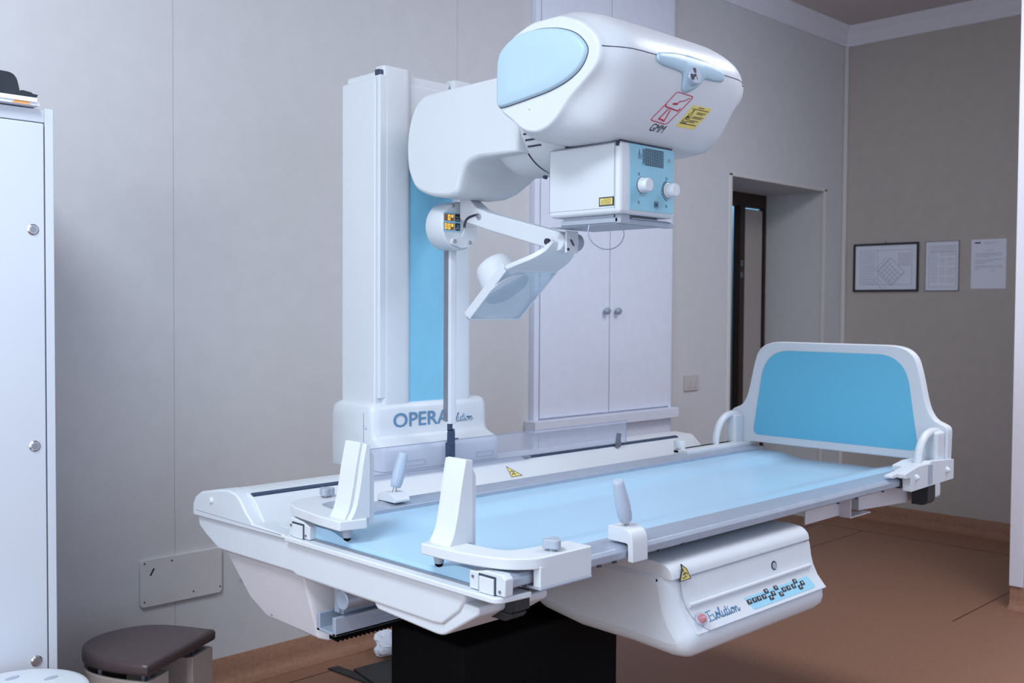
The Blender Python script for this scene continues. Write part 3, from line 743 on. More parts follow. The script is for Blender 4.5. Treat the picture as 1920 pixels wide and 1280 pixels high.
m = MB(); m.box(2.16, 2.34, 2.69, 2.72, 2.0, 2.205); m.cyl((2.225, 2.690, 2.155), (2.225, 2.687, 2.155), .002, n=8); mk('top_plate', m, M['white'], cl, bevel=.003)

# arm ------------------------------------------------------------
ap = [(2.10, 2.116), (2.53, 2.112), (2.575, 2.085), (2.605, 2.03), (2.618, 1.96), (2.612, 1.88), (2.575, 1.815), (2.50, 1.785), (2.40, 1.775), (2.365, 1.785), (2.350, 1.83), (2.330, 1.870), (2.28, 1.884), (2.10, 1.886)]
m = MB(); secs = []
def ins3(pr, d):
    c = Vector((2.38, 1.96)); out = []; n = len(pr)
    for i, p in enumerate(pr):
        a = Vector(pr[i - 1]); b = Vector(pr[(i + 1) % n]); t = (b - a).normalized(); nn_ = Vector((-t.y, t.x))
        if nn_.dot(Vector(p) - c) > 0: nn_ = -nn_
        out.append(tuple(Vector(p) + nn_ * d))
    return out
apd = rounded(ap, [0, .03, .03, .03, .03, .03, .03, .04, .04, .015, .02, .02, .02, 0], 3)
for x, d in ((2.092, .0125), (2.0945, .0075), (2.099, .0030), (2.107, .0004), (2.13, 0), (2.20, 0), (2.24, 0), (2.28, 0), (2.31, 0), (2.34, 0), (2.37, 0), (2.395, 0), (2.418, .0015), (2.430, .006), (2.436, .0125)):
    zb = 1.76 if x < 2.2 else 1.76 + .125 * ((x - 2.2) / .236) ** 2.2
    secs.append([(x, y - max(0, zb - z) * .0, z if z > zb else zb + (z - zb) * .12) for y, z in ins3(apd, d)])
m.loft(secs); mk('arm', m, M['white'], X, ang=75)
m = MB().lathe([(0, .155), (.05, .166), (.16, .170), (.45, .170), (.47, .1665), (.49, .1665), (.51, .170), (1, .170)], (2.262, 2.245, 2.003), (2.262, 1.96, 2.003), 72)
jt = mk('swivel_joint', m, M['white'], X, ang=50)
m = MB().lathe([(0, .1672), (1, .1672)], (2.262, 2.113, 2.003), (2.262, 2.106, 2.003), 72); mk('joint_gap', m, M['groove'], jt)
m = MB()
for z, e in ((1.953, 1.975), (1.936, 1.970), (1.9195, 1.970), (1.9025, 2.040)):
    pts = []
    xa = 2.262 - math.sqrt(.1705 ** 2 - (z - 2.003) ** 2)
    t = math.asin((2.003 - z) / .170)
    for j in range(9):
        pts.append((2.262 - .1695 * math.cos(t), 2.092 - (2.092 - e) * j / 8, 2.003 - .1695 * math.sin(t)))
    m.tube(pts, .0030, 8)
mk('vent_slot', m, M['groove'], jt)

# tube head -----------------------------------------------------
mid = [(1.640, 2.090), (1.651, 2.04), (1.676, 1.98), (1.706, 1.925), (1.745, 1.888), (1.80, 1.884), (1.94, 1.886), (2.0, 1.900), (2.04, 1.94), (2.068, 2.00), (2.085, 2.07), (2.07, 2.13), (2.02, 2.185), (1.93, 2.222), (1.83, 2.226), (1.745, 2.200), (1.680, 2.155), (1.648, 2.120)]
end = [(1.683, 2.095), (1.690, 2.049), (1.729, 2.018), (1.79, 1.974), (1.830, 1.932), (1.858, 1.912), (1.899, 1.900), (1.944, 1.907), (1.977, 1.926), (2.004, 1.952), (2.038, 1.968), (2.053, 1.99), (2.054, 2.063), (2.046, 2.127), (2.004, 2.168), (1.928, 2.194), (1.820, 2.194), (1.748, 2.165), (1.70, 2.125)]
CC = Vector((1.87, 2.045)); NA = 96
def radial(poly):
    out = []
    for k_ in range(NA):
        a = 2 * PI * k_ / NA; d = Vector((math.cos(a), math.sin(a))); best = 0
        for i in range(len(poly)):
            p = Vector(poly[i]) - CC; q_ = Vector(poly[(i + 1) % len(poly)]) - CC; e = q_ - p
            den = d.x * e.y - d.y * e.x
            if abs(den) < 1e-9: continue
            t = (p.x * e.y - p.y * e.x) / den; s = (p.x * d.y - p.y * d.x) / den
            if t > 0 and -1e-6 <= s <= 1 + 1e-6: best = max(best, t)
        out.append(best)
    for _ in range(3): out = [(out[i - 1] + 2 * out[i] + out[(i + 1) % NA]) / 4 for i in range(NA)]
    return out
rm, re_ = radial(mid), radial(end)
HX = 2.292; HW = .328
m = MB(); secs = []
for s, w, sc in ((-1, 0, .955), (-.994, 0, .983), (-.98, .02, 1.0), (-.955, .08, 1), (-.925, .20, 1), (-.89, .38, 1), (-.85, .57, 1), (-.80, .75, 1), (-.74, .88, 1), (-.66, .955, 1), (-.5, .985, 1), (-.25, 1, 1), (0, 1, 1)):
    secs.append((s, w, sc))
secs = secs + [(-s, w, sc) for s, w, sc in secs[-2::-1]]
rings = []
for s, w, sc in secs:
    ring_ = []
    for k_ in range(NA):
        a = 2 * PI * k_ / NA; r = (re_[k_] * (1 - w) + rm[k_] * w) * sc
        ring_.append((HX + HW * s, CC.x + r * math.cos(a), CC.y + r * math.sin(a)))
    rings.append(ring_)
m.loft(rings); hd = mk('tube_head', m, M['white'], X, ang=60)
hb = BVHTree.FromPolygons([Vector(p) for p in m.v], m.f)
# side caps
capo = [(2.062, 1.992), (2.060, 2.09), (2.044, 2.132), (1.985, 2.168), (1.895, 2.173), (1.818, 2.160), (1.762, 2.138), (1.728, 2.105), (1.720, 2.082), (1.742, 2.045), (1.788, 2.020), (1.853, 2.003), (1.96, 1.990), (2.040, 1.982)]
capo = [(min(y, 2.050), z) for y, z in capo]
for sx in (-1, 1):
    oo = rounded(capo, .03, 4); m = MB(); c = Vector((1.9, 2.08)); ss = []
    for d, sc in ((.0, 1.0), (-.006, .995), (-.012, .975), (-.0145, .93), (-.015, .5)):
        ss.append([(HX + sx * (HW - .002 - d), c.x + (y - c.x) * sc, c.y + (z - c.y) * sc) for y, z in oo])
    m.loft(ss); ca = mk('side_cap', m, M['cap_blue'], X, ang=60)
    m = MB().tube([(HX + sx * (HW - .0005), y, z) for y, z in oo], .0018, 6, closed=True); mk('gap', m, M['groove'], ca)
def on_head(x, z, off=0):
    h = hb.ray_cast(Vector((x, 1.2, z)), Vector((0, 1, 0)), 1.0)
    return h[0] + Vector((0, -off, 0))
m = MB().tube([on_head(1.972 + .172 * i / 16, 2.093) for i in range(17)], .0013, 6); m.tube([on_head(2.444 + .168 * i / 16, 2.091) for i in range(17)], .0013, 6); mk('seam', m, M['groove'], hd)
emb = [(2.138, 2.089), (2.149, 2.099), (2.218, 2.111), (2.293, 2.117), (2.365, 2.114), (2.418, 2.106), (2.451, 2.094), (2.446, 2.072), (2.406, 2.067), (2.352, 2.065), (2.34, 2.048), (2.314, 2.029), (2.289, 2.019), (2.27, 2.022), (2.263, 2.039), (2.266, 2.056), (2.255, 2.066), (2.219, 2.069), (2.171, 2.071), (2.144, 2.077)]
emb = rounded(emb, .008, 3)
def zspan(x):
    zs = []
    for i in range(len(emb)):
        (xa, za), (xb, zb) = emb[i], emb[(i + 1) % len(emb)]
        if (xa - x) * (xb - x) <= 0 and abs(xa - xb) > 1e-9: zs.append(za + (zb - za) * (x - xa) / (xb - xa))
    return min(zs), max(zs)
ex0 = min(p[0] for p in emb) + .0006; ex1 = max(p[0] for p in emb) - .0006
NX, NZ = 56, 5; vv = []; ff = []
for i in range(NX + 1):
    x = ex0 + (ex1 - ex0) * i / NX; z0, z1 = zspan(x)
    for j in range(NZ + 1):
        e_ = .0012 if j in (0, NZ) or i in (0, NX) else .0050
        vv.append(tuple(on_head(x, z0 + (z1 - z0) * (j / NZ if j not in (1, NZ - 1) else (.12 if j == 1 else .88)), e_)))
for i in range(NX):
    for j in range(NZ):
        a_ = i * (NZ + 1) + j; ff.append((a_, a_ + 1, a_ + NZ + 2, a_ + NZ + 1))
k = MB().add(vv, ff); eb = mk('emblem_badge', k, M['cap_blue'], X, ang=70)
so = eb.modifiers.new('Solid', 'SOLIDIFY'); so.thickness = .004; so.offset = 0
p = on_head(2.302, 2.063); 
m = MB().lathe([(0, .026), (.5, .026), (1, .0225)], p + Vector((0, .002, 0)), p + Vector((-.002, -.013, .002)), 32); em = mk('emblem_disc', m, M['alu'], X)
k = Ink(p + Vector((-.002, -.0128, .002)), (1, 0, 0), (0, .15, 1), off=.0006); k.circle(0, 0, .0042)
for a in (90 - 5, 210 - 5, 330 - 5):
    pts = [(.0075 * math.cos(R(a - 27)), .0075 * math.sin(R(a - 27)))] + [(.0195 * math.cos(R(a - 27 + 54 * i / 6)), .0195 * math.sin(R(a - 27 + 54 * i / 6))) for i in range(7)] + [(.0075 * math.cos(R(a + 27)), .0075 * math.sin(R(a + 27)))]
    k.poly(pts)
mk('trefoil', k, M['ink_dark'], em)
# logo: red rounded frame with table sign, letters
def hink(off=.0014): return Ink((0, 1.6, 0), (1, 0, 0), (0, 0, 1), proj=hb, off=off)
k = hink(); q4 = [(2.188, 1.938), (2.261, 1.935), (2.331, 2.015), (2.254, 2.017)]; k.stroke(rounded(q4, .010, 5), .0016, True)
k.stroke([(2.317, 2.009), (2.296, 1.999), (2.280, 1.996), (2.269, 1.988)], .0020); k.stroke([(2.272, 1.9885), (2.255, 1.9865)], .0045)
k.stroke([(2.225, 1.982), (2.229, 1.976), (2.285, 1.9725), (2.291, 1.979)], .0028); k.stroke([(2.242, 1.971), (2.220, 1.945), (2.246, 1.9425), (2.252, 1.970)], .0024)
k.stroke([(2.220, 1.945), (2.246, 1.9425)], .0036)
mk('red_logo', k, M['red'], hd)
k = hink(); k.text('GMM', 2.202, 1.914, .0185, shear=.30, sx=1.02); mk('lettering', k, M['ink_dark'], hd)
k = hink(); k.rect(0, 0, .0001, .0001)
k = hink()
ql = [(2.302, 1.936), (2.386, 1.9375), (2.430, 1.9965), (2.341, 1.995)]
def qmap(a, b): return tuple((1 - a) * (1 - b) * Vector(ql[0]) + a * (1 - b) * Vector(ql[1]) + a * b * Vector(ql[2]) + (1 - a) * b * Vector(ql[3]))
for i in range(4):
    for j in range(3): k.poly([qmap(i / 4, j / 3), qmap((i + 1) / 4, j / 3), qmap((i + 1) / 4, (j + 1) / 3), qmap(i / 4, (j + 1) / 3)])
ys = mk('warning_label', k, M['yellow'], hd)
k = hink(.0024)
k.stroke([qmap(.06, .26), qmap(.34, .26), qmap(.22, .82)], .0012, True)
k.stroke([qmap(.17, .36), qmap(.25, .36)], .002); k.stroke([qmap(.20, .5), qmap(.24, .42)], .003); k.stroke([qmap(.14, .42), qmap(.18, .48)], .003)
for a0, a1, b0 in ((.35, .62, .93), (.08, .95, .84), (.45, .9, .72), (.45, .8, .66), (.42, .95, .52), (.4, .9, .46), (.4, .85, .34), (.38, .7, .28), (.06, .92, .16), (.06, .36, .2)):
    x = a0
    while x < a1:
        l = random.uniform(.03, .10); k.stroke([qmap(x, b0), qmap(min(a1, x + l), b0)], .0014); x += l + .02
mk('print', k, M['ink_dark'], X)
for p_ in ((1.9645 + .0, 1.955, 1.958),):
    m = MB().cyl((HX - HW - .0006, 1.93, 1.965), (HX - HW + .004, 1.93, 1.965), .0022, n=10); mk('screw', m, M['ink'], hd)

# collimator ----------------------------------------------------
m = MB(); m.box(2.13, 2.378, 1.752, 2.015, 1.690, 1.884); co = mk('collimator', m, M['white'], X, bevel=.012, seg=5)
m = MB(); m.box(2.14, 2.37, 1.76, 2.005, 1.882, 1.8885); mk('collimator_gap', m, M['groove'], X)
m = MB(); m.box(2.128, 2.132, 1.772, 2.008, 1.706, 1.878); mk('side_panel', m, M['white_soft'], co, bevel=.0015)
k = Ink((2.1300, 0, 0), (0, -1, 0), (0, 0, 1), off=.0002); 
m = MB(); m.box(2.1292, 2.1302, 1.7685, 1.7705, 1.703, 1.880); m.box(2.1292, 2.1302, 2.0090, 2.0100, 1.703, 1.878); m.box(2.1292, 2.1302, 1.77, 2.009, 1.8795, 1.8805); mk('seam', m, M['ink'], co)
m = MB(); m.box(2.1285, 2.136, 1.757, 1.766, 1.870, 1.8815); mk('latch_hole', m, M['groove'], co)
m = MB(); m.prism(rrect(2.170, 1.702, 2.366, 1.880, .004), 1, 1.7495, 1.7535); cpn = mk('control_panel', m, M['panel_blue'], co)
k = Ink((0, 1.7495, 0), (1, 0, 0), (0, 0, 1), off=.0004)
for r_ in range(11):
    for c_ in range(10):
        if r_ in (0, 10) and c_ in (0,): continue
        x = 2.226 + c_ * .0092; z = 1.872 - r_ * .0043
        k.rect(x, z - .0012, x + (.0062 if c_ not in (0, 9) else .0045), z + .0012)
for c_ in range(11): k.stroke([(2.2235 + c_ * .0092, 1.874), (2.2235 + c_ * .0092, 1.826)], .0005)
k.stroke([(2.205, 1.847), (2.2085, 1.862), (2.212, 1.847)], .0009, True); k.stroke([(2.2085, 1.862), (2.2085, 1.868)], .001); k.stroke([(2.202, 1.843), (2.215, 1.843)], .001); k.stroke([(2.218, 1.845), (2.218, 1.858)], .0008)
mk('printed_scale', k, M['ink_dark'], cpn)
for (cxk, czk, a0, a1, nt_k) in ((2.222, 1.771, 250, 330, 6), (2.338, 1.766, 110, 260, 17)):
    k = Ink((0, 1.7495, 0), (1, 0, 0), (0, 0, 1), off=.0004)
    for i in range(nt_k):
        a = R(a0 + (a1 - a0) * i / (nt_k - 1)); k.circle(cxk + .0275 * math.cos(a), czk + .0275 * math.sin(a), .0013 if nt_k < 10 or i % 2 else .0018, 8)
    mk('tick_marks', k, M['ink_dark'], cpn)
k = Ink((0, 1.7495, 0), (1, 0, 0), (0, 0, 1), off=.0004)
for x, z in ((2.207, 1.801), (2.207, 1.724), (2.331, 1.799), (2.331, 1.722)):
    k.rect(x - .004, z + .0012, x + .003, z + .0032); k.rect(x - .002, z - .0032, x + .004, z - .0012)
mk('symbol', k, M['ink_dark'], cpn)
k = Ink((0, 1.7495, 0), (1, 0, 0), (0, 0, 1), off=.0004)
k.stroke(rrect(2.277, 1.715, 2.293, 1.731, .003), .0014, True); k.stroke([(2.281, 1.719), (2.289, 1.727)], .0014); k.stroke([(2.281, 1.727), (2.289, 1.719)], .0014); k.ring(2.285, 1.723, .004, .001, 10)
mk('symbol', k, M['ink_dark'], cpn)
m = MB().lathe([(0, .0045), (1, .0035)], (2.342, 1.750, 1.851), (2.342, 1.744, 1.851), 16); mk('indicator', m, M['alu'], co)
for x, z, d in ((2.222, 1.7715, .026), (2.338, 1.767, .030)):
    m = MB().lathe([(0, .0215), (.08, .0215), (.12, .0195), (.9, .0185), (1, .0165)], (x, 1.7495, z), (x, 1.7495 - d, z), 36); kn = mk('knob', m, M['white'], co, ang=40)
    m = MB().lathe([(0, .0228), (1, .0228)], (x, 1.7496, z), (x, 1.7485, z), 36); mk('knob_ring', m, M['ink_dark'], cpn)
    m = MB().box(x - .0008 + .0155, x + .0195, 1.7495 - d, 1.7495 - .004, z + .004, z + .0065); mk('pointer', m, M['white'], kn) if False else None
k = Ink((2.128, 0, 0), (0, -1, 0), (0, 0, 1), off=.0004); k.rect(-1.8225, 1.7112, -1.7712, 1.7355); lb = mk('label', k, M['ink_dark'], co)
k = Ink((2.128, 0, 0), (0, -1, 0), (0, 0, 1), off=.0012); k.rect(-1.8185, 1.7145, -1.7750, 1.7322); l2 = mk('label_field', k, M['yellow'], co)
k = Ink((2.128, 0, 0), (0, -1, 0), (0, 0, 1), off=.0020)
for i in range(5): k.squiggle(-1.815 + (.01 if i == 0 else 0), -1.779, 1.7300 - i * .0033, .0013, 0)
mk('print', k, M['ink_dark'], X)
# accessory tray under the collimator
m = MB(); m.box(2.150, 2.345, 1.79, 1.975, 1.681, 1.690); m.box(2.150, 2.166, 1.775, 1.985, 1.668, 1.682); m.box(2.325, 2.341, 1.775, 1.985, 1.668, 1.682)
m.box(2.150, 2.19, 1.765, 1.785, 1.666, 1.690)
tr = mk('accessory_rail', m, M['grey_plastic'], X, bevel=.002)
m = MB(); m.box(2.19, 2.40, 1.772, 1.80, 1.666, 1.680); m.box(2.20, 2.385, 1.765, 1.775, 1.680, 1.683)
mk('tray_front', m, M['alu'], X, bevel=.002)
m = MB(); m.box(2.155, 2.345, 1.785, 2.03, 1.6645, 1.668); mk('window_plate', m, M['grey_plastic'], X, bevel=.001)
m = MB().tube(spline([(2.155, 1.88, 1.668), (2.149, 1.88, 1.645), (2.165, 1.88, 1.620), (2.20, 1.88, 1.605), (2.232, 1.88, 1.602), (2.268, 1.88, 1.609), (2.298, 1.88, 1.629), (2.306, 1.88, 1.650), (2.300, 1.88, 1.668)], 5), .0014, 8)
mk('wire_loop', m, M['alu'], X)
m = MB().lathe([(0, .006), (1, .005)], (2.128, 2.022, 1.808), (2.118, 2.022, 1.808), 14); mk('side_pin', m, M['groove'], X)

# inclinometer disc, guide pole ---------------------------------
dc = (2.222, 1.700)
m = MB().lathe([(0, .076), (.05, .0785), (.9, .0785), (.96, .077), (1, .073)], (dc[0], 2.580, dc[1]), (dc[0], 2.496, dc[1]), 64); ds = mk('indicator_disc', m, M['white'], X, ang=40)
k = Ink((0, 2.496, 0), (1, 0, 0), (0, 0, 1), off=.0004)
k.poly(rounded([(2.150, 1.681), (2.223, 1.681), (2.223, 1.742), (2.150, 1.742)], .004, 3), .0008); dp = mk('display_panel', k, M['key_blue'], ds)
k = Ink((0, 2.496, 0), (1, 0, 0), (0, 0, 1), off=.0016)
k.rect(2.153, 1.7145, 2.193, 1.7365); k.rect(2.153, 1.6855, 2.193, 1.7075); dk = mk('display', k, M['amber_dim'], ds)
k = Ink((0, 2.496, 0), (1, 0, 0), (0, 0, 1), off=.0026)
def seg0(x, z, w, h): k.stroke([(x, z), (x + w, z), (x + w, z + h), (x, z + h)], .0018, True)
seg0(2.169, 1.7175, .007, .0155); seg0(2.183, 1.7265, .006, .0065)
seg0(2.156, 1.6885, .007, .0155); seg0(2.169, 1.6885, .007, .0155); seg0(2.183, 1.6975, .006, .0065)
mk('digits', k, M['amber'], X)
k = Ink((0, 2.496, 0), (1, 0, 0), (0, 0, 1), off=.0016); k.rect(2.199, 1.7140, 2.220, 1.7380); k.rect(2.199, 1.6845, 2.220, 1.7085); ky = mk('key', k, M['black_plastic'], ds)
k = Ink((0, 2.496, 0), (1, 0, 0), (0, 0, 1), off=.0026); k.stroke([(2.202, 1.729), (2.2095, 1.726), (2.217, 1.729)], .0016); k.stroke([(2.204, 1.719), (2.215, 1.719)], .0024); k.stroke([(2.202, 1.688), (2.208, 1.696), (2.216, 1.689)], .0016); k.stroke([(2.208, 1.702), (2.214, 1.699)], .0016)
mk('symbol', k, M['grip'], X)
m = MB().prism(rounded([(2.175, 1.640), (2.222, 1.627), (2.262, 1.634), (2.288, 1.668), (2.292, 1.700), (2.235, 1.695), (2.225, 1.668), (2.180, 1.658)], .010, 4), 1, 2.486, 2.4955)
mk('bearing_plate', m, M['white'], X, bevel=.002)
for x, z in ((2.190, 1.649), (2.256, 1.648), (2.190, 1.764)):
    m = MB().lathe([(0, .0065), (.6, .006), (1, .003)], (x, 2.487 if z < 1.7 else 2.497, z), (x, 2.481 if z < 1.7 else 2.492, z), 16); mk('screw', m, M['steel'], X)
m = MB(); m.prism(rounded([(2.223, 2.543), (2.250, 2.543), (2.256, 2.556), (2.252, 2.570), (2.223, 2.570)], .004, 3), 2, 1.050, 1.650); mk('guide_pole', m, M['white'], X, bevel=.003)
m = MB().box(2.2195, 2.2245, 2.554, 2.573, 1.058, 1.650); mk('toothed_belt', m, M['alu_dark'], X)
m = MB(); m.box(2.226, 2.240, 2.548, 2.562, 1.025, 1.052); m.box(2.226, 2.250, 2.548, 2.560, 1.02, 1.032); m.box(2.224, 2.250, 2.547, 2.560, .985, 1.022); m.box(2.248, 2.268, 2.550, 2.555, .996, 1.0)
m.box(2.218, 2.250, 2.546, 2.561, .900, .988); mk('pole_foot', m, M['slot'], X, bevel=.002)
# bellows
m = MB(); pr = []
for i in range(13): pr.append((i / 12, .0125 if i % 2 else .0165))
m.lathe(pr, (2.294, 2.505, 1.800), (2.300, 2.505, 1.745), 24); mk('bellows', m, M['alu'], X)

# compression arm ------------------------------------------------
def quadbeam(sec0, sec1, secs=None): return MB().loft([sec0, sec1])
m = MB()
S = []
for y, zt_, zb, x0, x1 in ((2.475, 1.800, 1.720, 2.200, 2.238), (2.44, 1.795, 1.706, 2.196, 2.238), (2.395, 1.752, 1.694, 2.196, 2.258), (2.34, 1.733, 1.677, 2.198, 2.252), (2.20, 1.698, 1.640, 2.202, 2.248), (2.07, 1.665, 1.606, 2.204, 2.246), (2.030, 1.655, 1.604, 2.206, 2.244), (2.018, 1.645, 1.612, 2.210, 2.240)):
    S.append([(x0, y, zb), (x1, y, zb), (x1, y, zt_), (x0, y, zt_)])
m.loft(S); ca = mk('compression_arm', m, M['white'], X, bevel=.006, seg=3, ang=40)
m = MB().tube(spline([(2.1955, 2.447, 1.692), (2.1955, 2.440, 1.711), (2.1955, 2.424, 1.722), (2.1965, 2.402, 1.727), (2.197, 2.380, 1.729)], 4), .0042, 8); mk('arm_slot', m, M['groove'], ca)
m = MB().lathe([(0, .0095), (.6, .009), (1, .006)], (2.197, 2.377, 1.722), (2.188, 2.377, 1.722), 20); mk('arm_screw', m, M['steel'], ca)
# hinge at the arm end
m = MB().lathe([(0, .027), (.1, .030), (.9, .030), (1, .027)], (2.196, 2.042, 1.630), (2.262, 2.042, 1.630), 32); hg = mk('hinge', m, M['white'], X, ang=50)
m = MB().lathe([(0, .026), (.8, .026), (1, .022)], (2.262, 2.042, 1.630), (2.292, 2.042, 1.630), 28); mk('hinge_knob', m, M['grey_plastic'], X, ang=50)
m = MB(); m.box(2.20, 2.25, 2.006, 2.014, 1.596, 1.660); m.cyl((2.212, 2.0065, 1.640), (2.212, 2.003, 1.640), .003, n=8); m.cyl((2.225, 2.0065, 1.640), (2.225, 2.003, 1.640), .003, n=8)
mk('clamp_plate', m, M['white_soft'], hg, bevel=.002)
m = MB().cyl((2.1750, 2.056, 1.6285), (2.1660, 2.056, 1.6285), .0095, n=20); mk('pivot_plug', m, M['ink_dark'], hg)
m = MB().tube([(2.215, 2.0035, 1.634), (2.228, 2.0035, 1.618)], .0022, 8); m.cyl((2.205, 2.0065, 1.606), (2.205, 2.003, 1.606), .004, n=12); mk('clamp_slot', m, M['ink_dark'], hg)
# paddle: sheet runs from the hinge down and back; spans x
PX0, PX1 = 2.105, 2.328
prf = spline([(0, 2.035, 1.628), (0, 2.045, 1.600), (0, 2.075, 1.578), (0, 2.115, 1.562), (0, 2.163, 1.546)], 5)
def sheetpts(inner):
    return [(p.y, p.z) for p in prf]
m = MB(); secs = []
for i, p in enumerate(prf):
    t = i / (len(prf) - 1); x0 = 2.175 * (1 - t) ** 1.5 + PX0 * (1 - (1 - t) ** 1.5); x1 = 2.262 * (1 - t) + PX1 * t
    a = prf[max(i - 1, 0)]; b = prf[min(i + 1, len(prf) - 1)]; d = (b - a).normalized(); nn_ = Vector((0, -d.z, d.y)) * -1
    th = .017 * (1 - t) + .014 * t
    P1 = p + nn_ * .0; 
    up = Vector((0, -d.z, d.y))
    if up.z < 0: up = -up
    secs.append([(x0, p.y, p.z), (x1, p.y, p.z), (x1, p.y + up.y * th, p.z + up.z * th), (x0, p.y + up.y * th, p.z + up.z * th)])
m.loft(secs); mk('paddle_yoke', m, M['white'], X, bevel=.003)
tA = Vector((0, 2.158, 1.547)); tB = Vector((0, 2.325, 1.396)); dv_ = (tB - tA); Lp = dv_.length; dv_.normalize(); nv = Vector((0, -dv_.z, dv_.y))
if nv.z < 0: nv = -nv      # towards the cone: away and up
def pad(x, s, h): p = tA + dv_ * s + nv * h; return (x, p.y, p.z)
def padbox(mb, x0, x1, s0, s1, h0, h1):
    v = [pad(x, s, h) for x in (x0, x1) for s in (s0, s1) for h in (h0, h1)]
    mb.add(v, [(0, 1, 3, 2), (4, 6, 7, 5), (0, 4, 5, 1), (2, 3, 7, 6), (0, 2, 6, 4), (1, 5, 7, 3)])
m = MB(); padbox(m, PX0, PX0 + .007, 0, Lp, 0, .030); padbox(m, PX1 - .007, PX1, 0, Lp, 0, .016); padbox(m, PX0, PX1, Lp - .007, Lp, 0, .014); padbox(m, PX0, PX1, 0, .006, 0, .014)
mk('paddle_frame', m, M['white'], X, bevel=.0025)
m = MB(); padbox(m, PX0 + .007, PX1 - .007, .006, Lp - .007, .001, .004); mk('paddle_window', m, M['clear2'], X)
m = MB(); padbox(m, PX0 + .007, PX1 - .007, .006, Lp - .007, .018, .021); mk('paddle_back', m, M['white_soft'], X) if False else None
cA = Vector(pad(2.205, Lp * .44, .012)); cB = cA + (nv * .85 + Vector((-.28, .10, 0))).normalized() * .092
cA = Vector(pad(2.178, Lp * .40, .006)); cB = Vector(pad(2.168, Lp * .36, .108))
m = MB().lathe([(0, .074), (.25, .069), (.8, .060), (.95, .055), (1, .046)], cA, cB, 48); mk('compression_cone', m, M['white'], X, ang=45)

# clear shield ---------------------------------------------------
m = MB(); m.prism(rounded([(1.885, .925), (1.905, .907), (3.17, .905), (3.17, .992), (1.885, .992)], [.01, .01, .004, .01, .01], 4), 1, 2.5625, 2.5655)
sh = mk('shield', m, M['clear'], X)
m = MB().tube([(1.886, 2.564, .993), (3.17, 2.564, .993)], .0013, 6); m.tube([(3.17, 2.564, .993), (3.17, 2.564, .905)], .0013, 6); m.tube([(1.886, 2.564, .907), (2.60, 2.564, .907)], .0015, 6)
mk('shield_edge', m, M['clear_edge'], sh)
m = MB().prism(rounded([(3.100, .892), (3.118, .892), (3.122, .905), (3.116, .925), (3.122, .945), (3.110, .948), (3.104, .92)], .003, 2), 1, 2.548, 2.562); mk('shield_clip', m, M['alu_dark'], X)
m = MB(); m.prism([(2.500, .895), (2.562, .9055), (2.562, .902), (2.515, .885)], 0, 1.885, 2.62) if False else None
m = MB(); m.box(1.88, 2.62, 2.555, 2.568, .8985, .9045); mk('shield_foot', m, M['clear'], X)

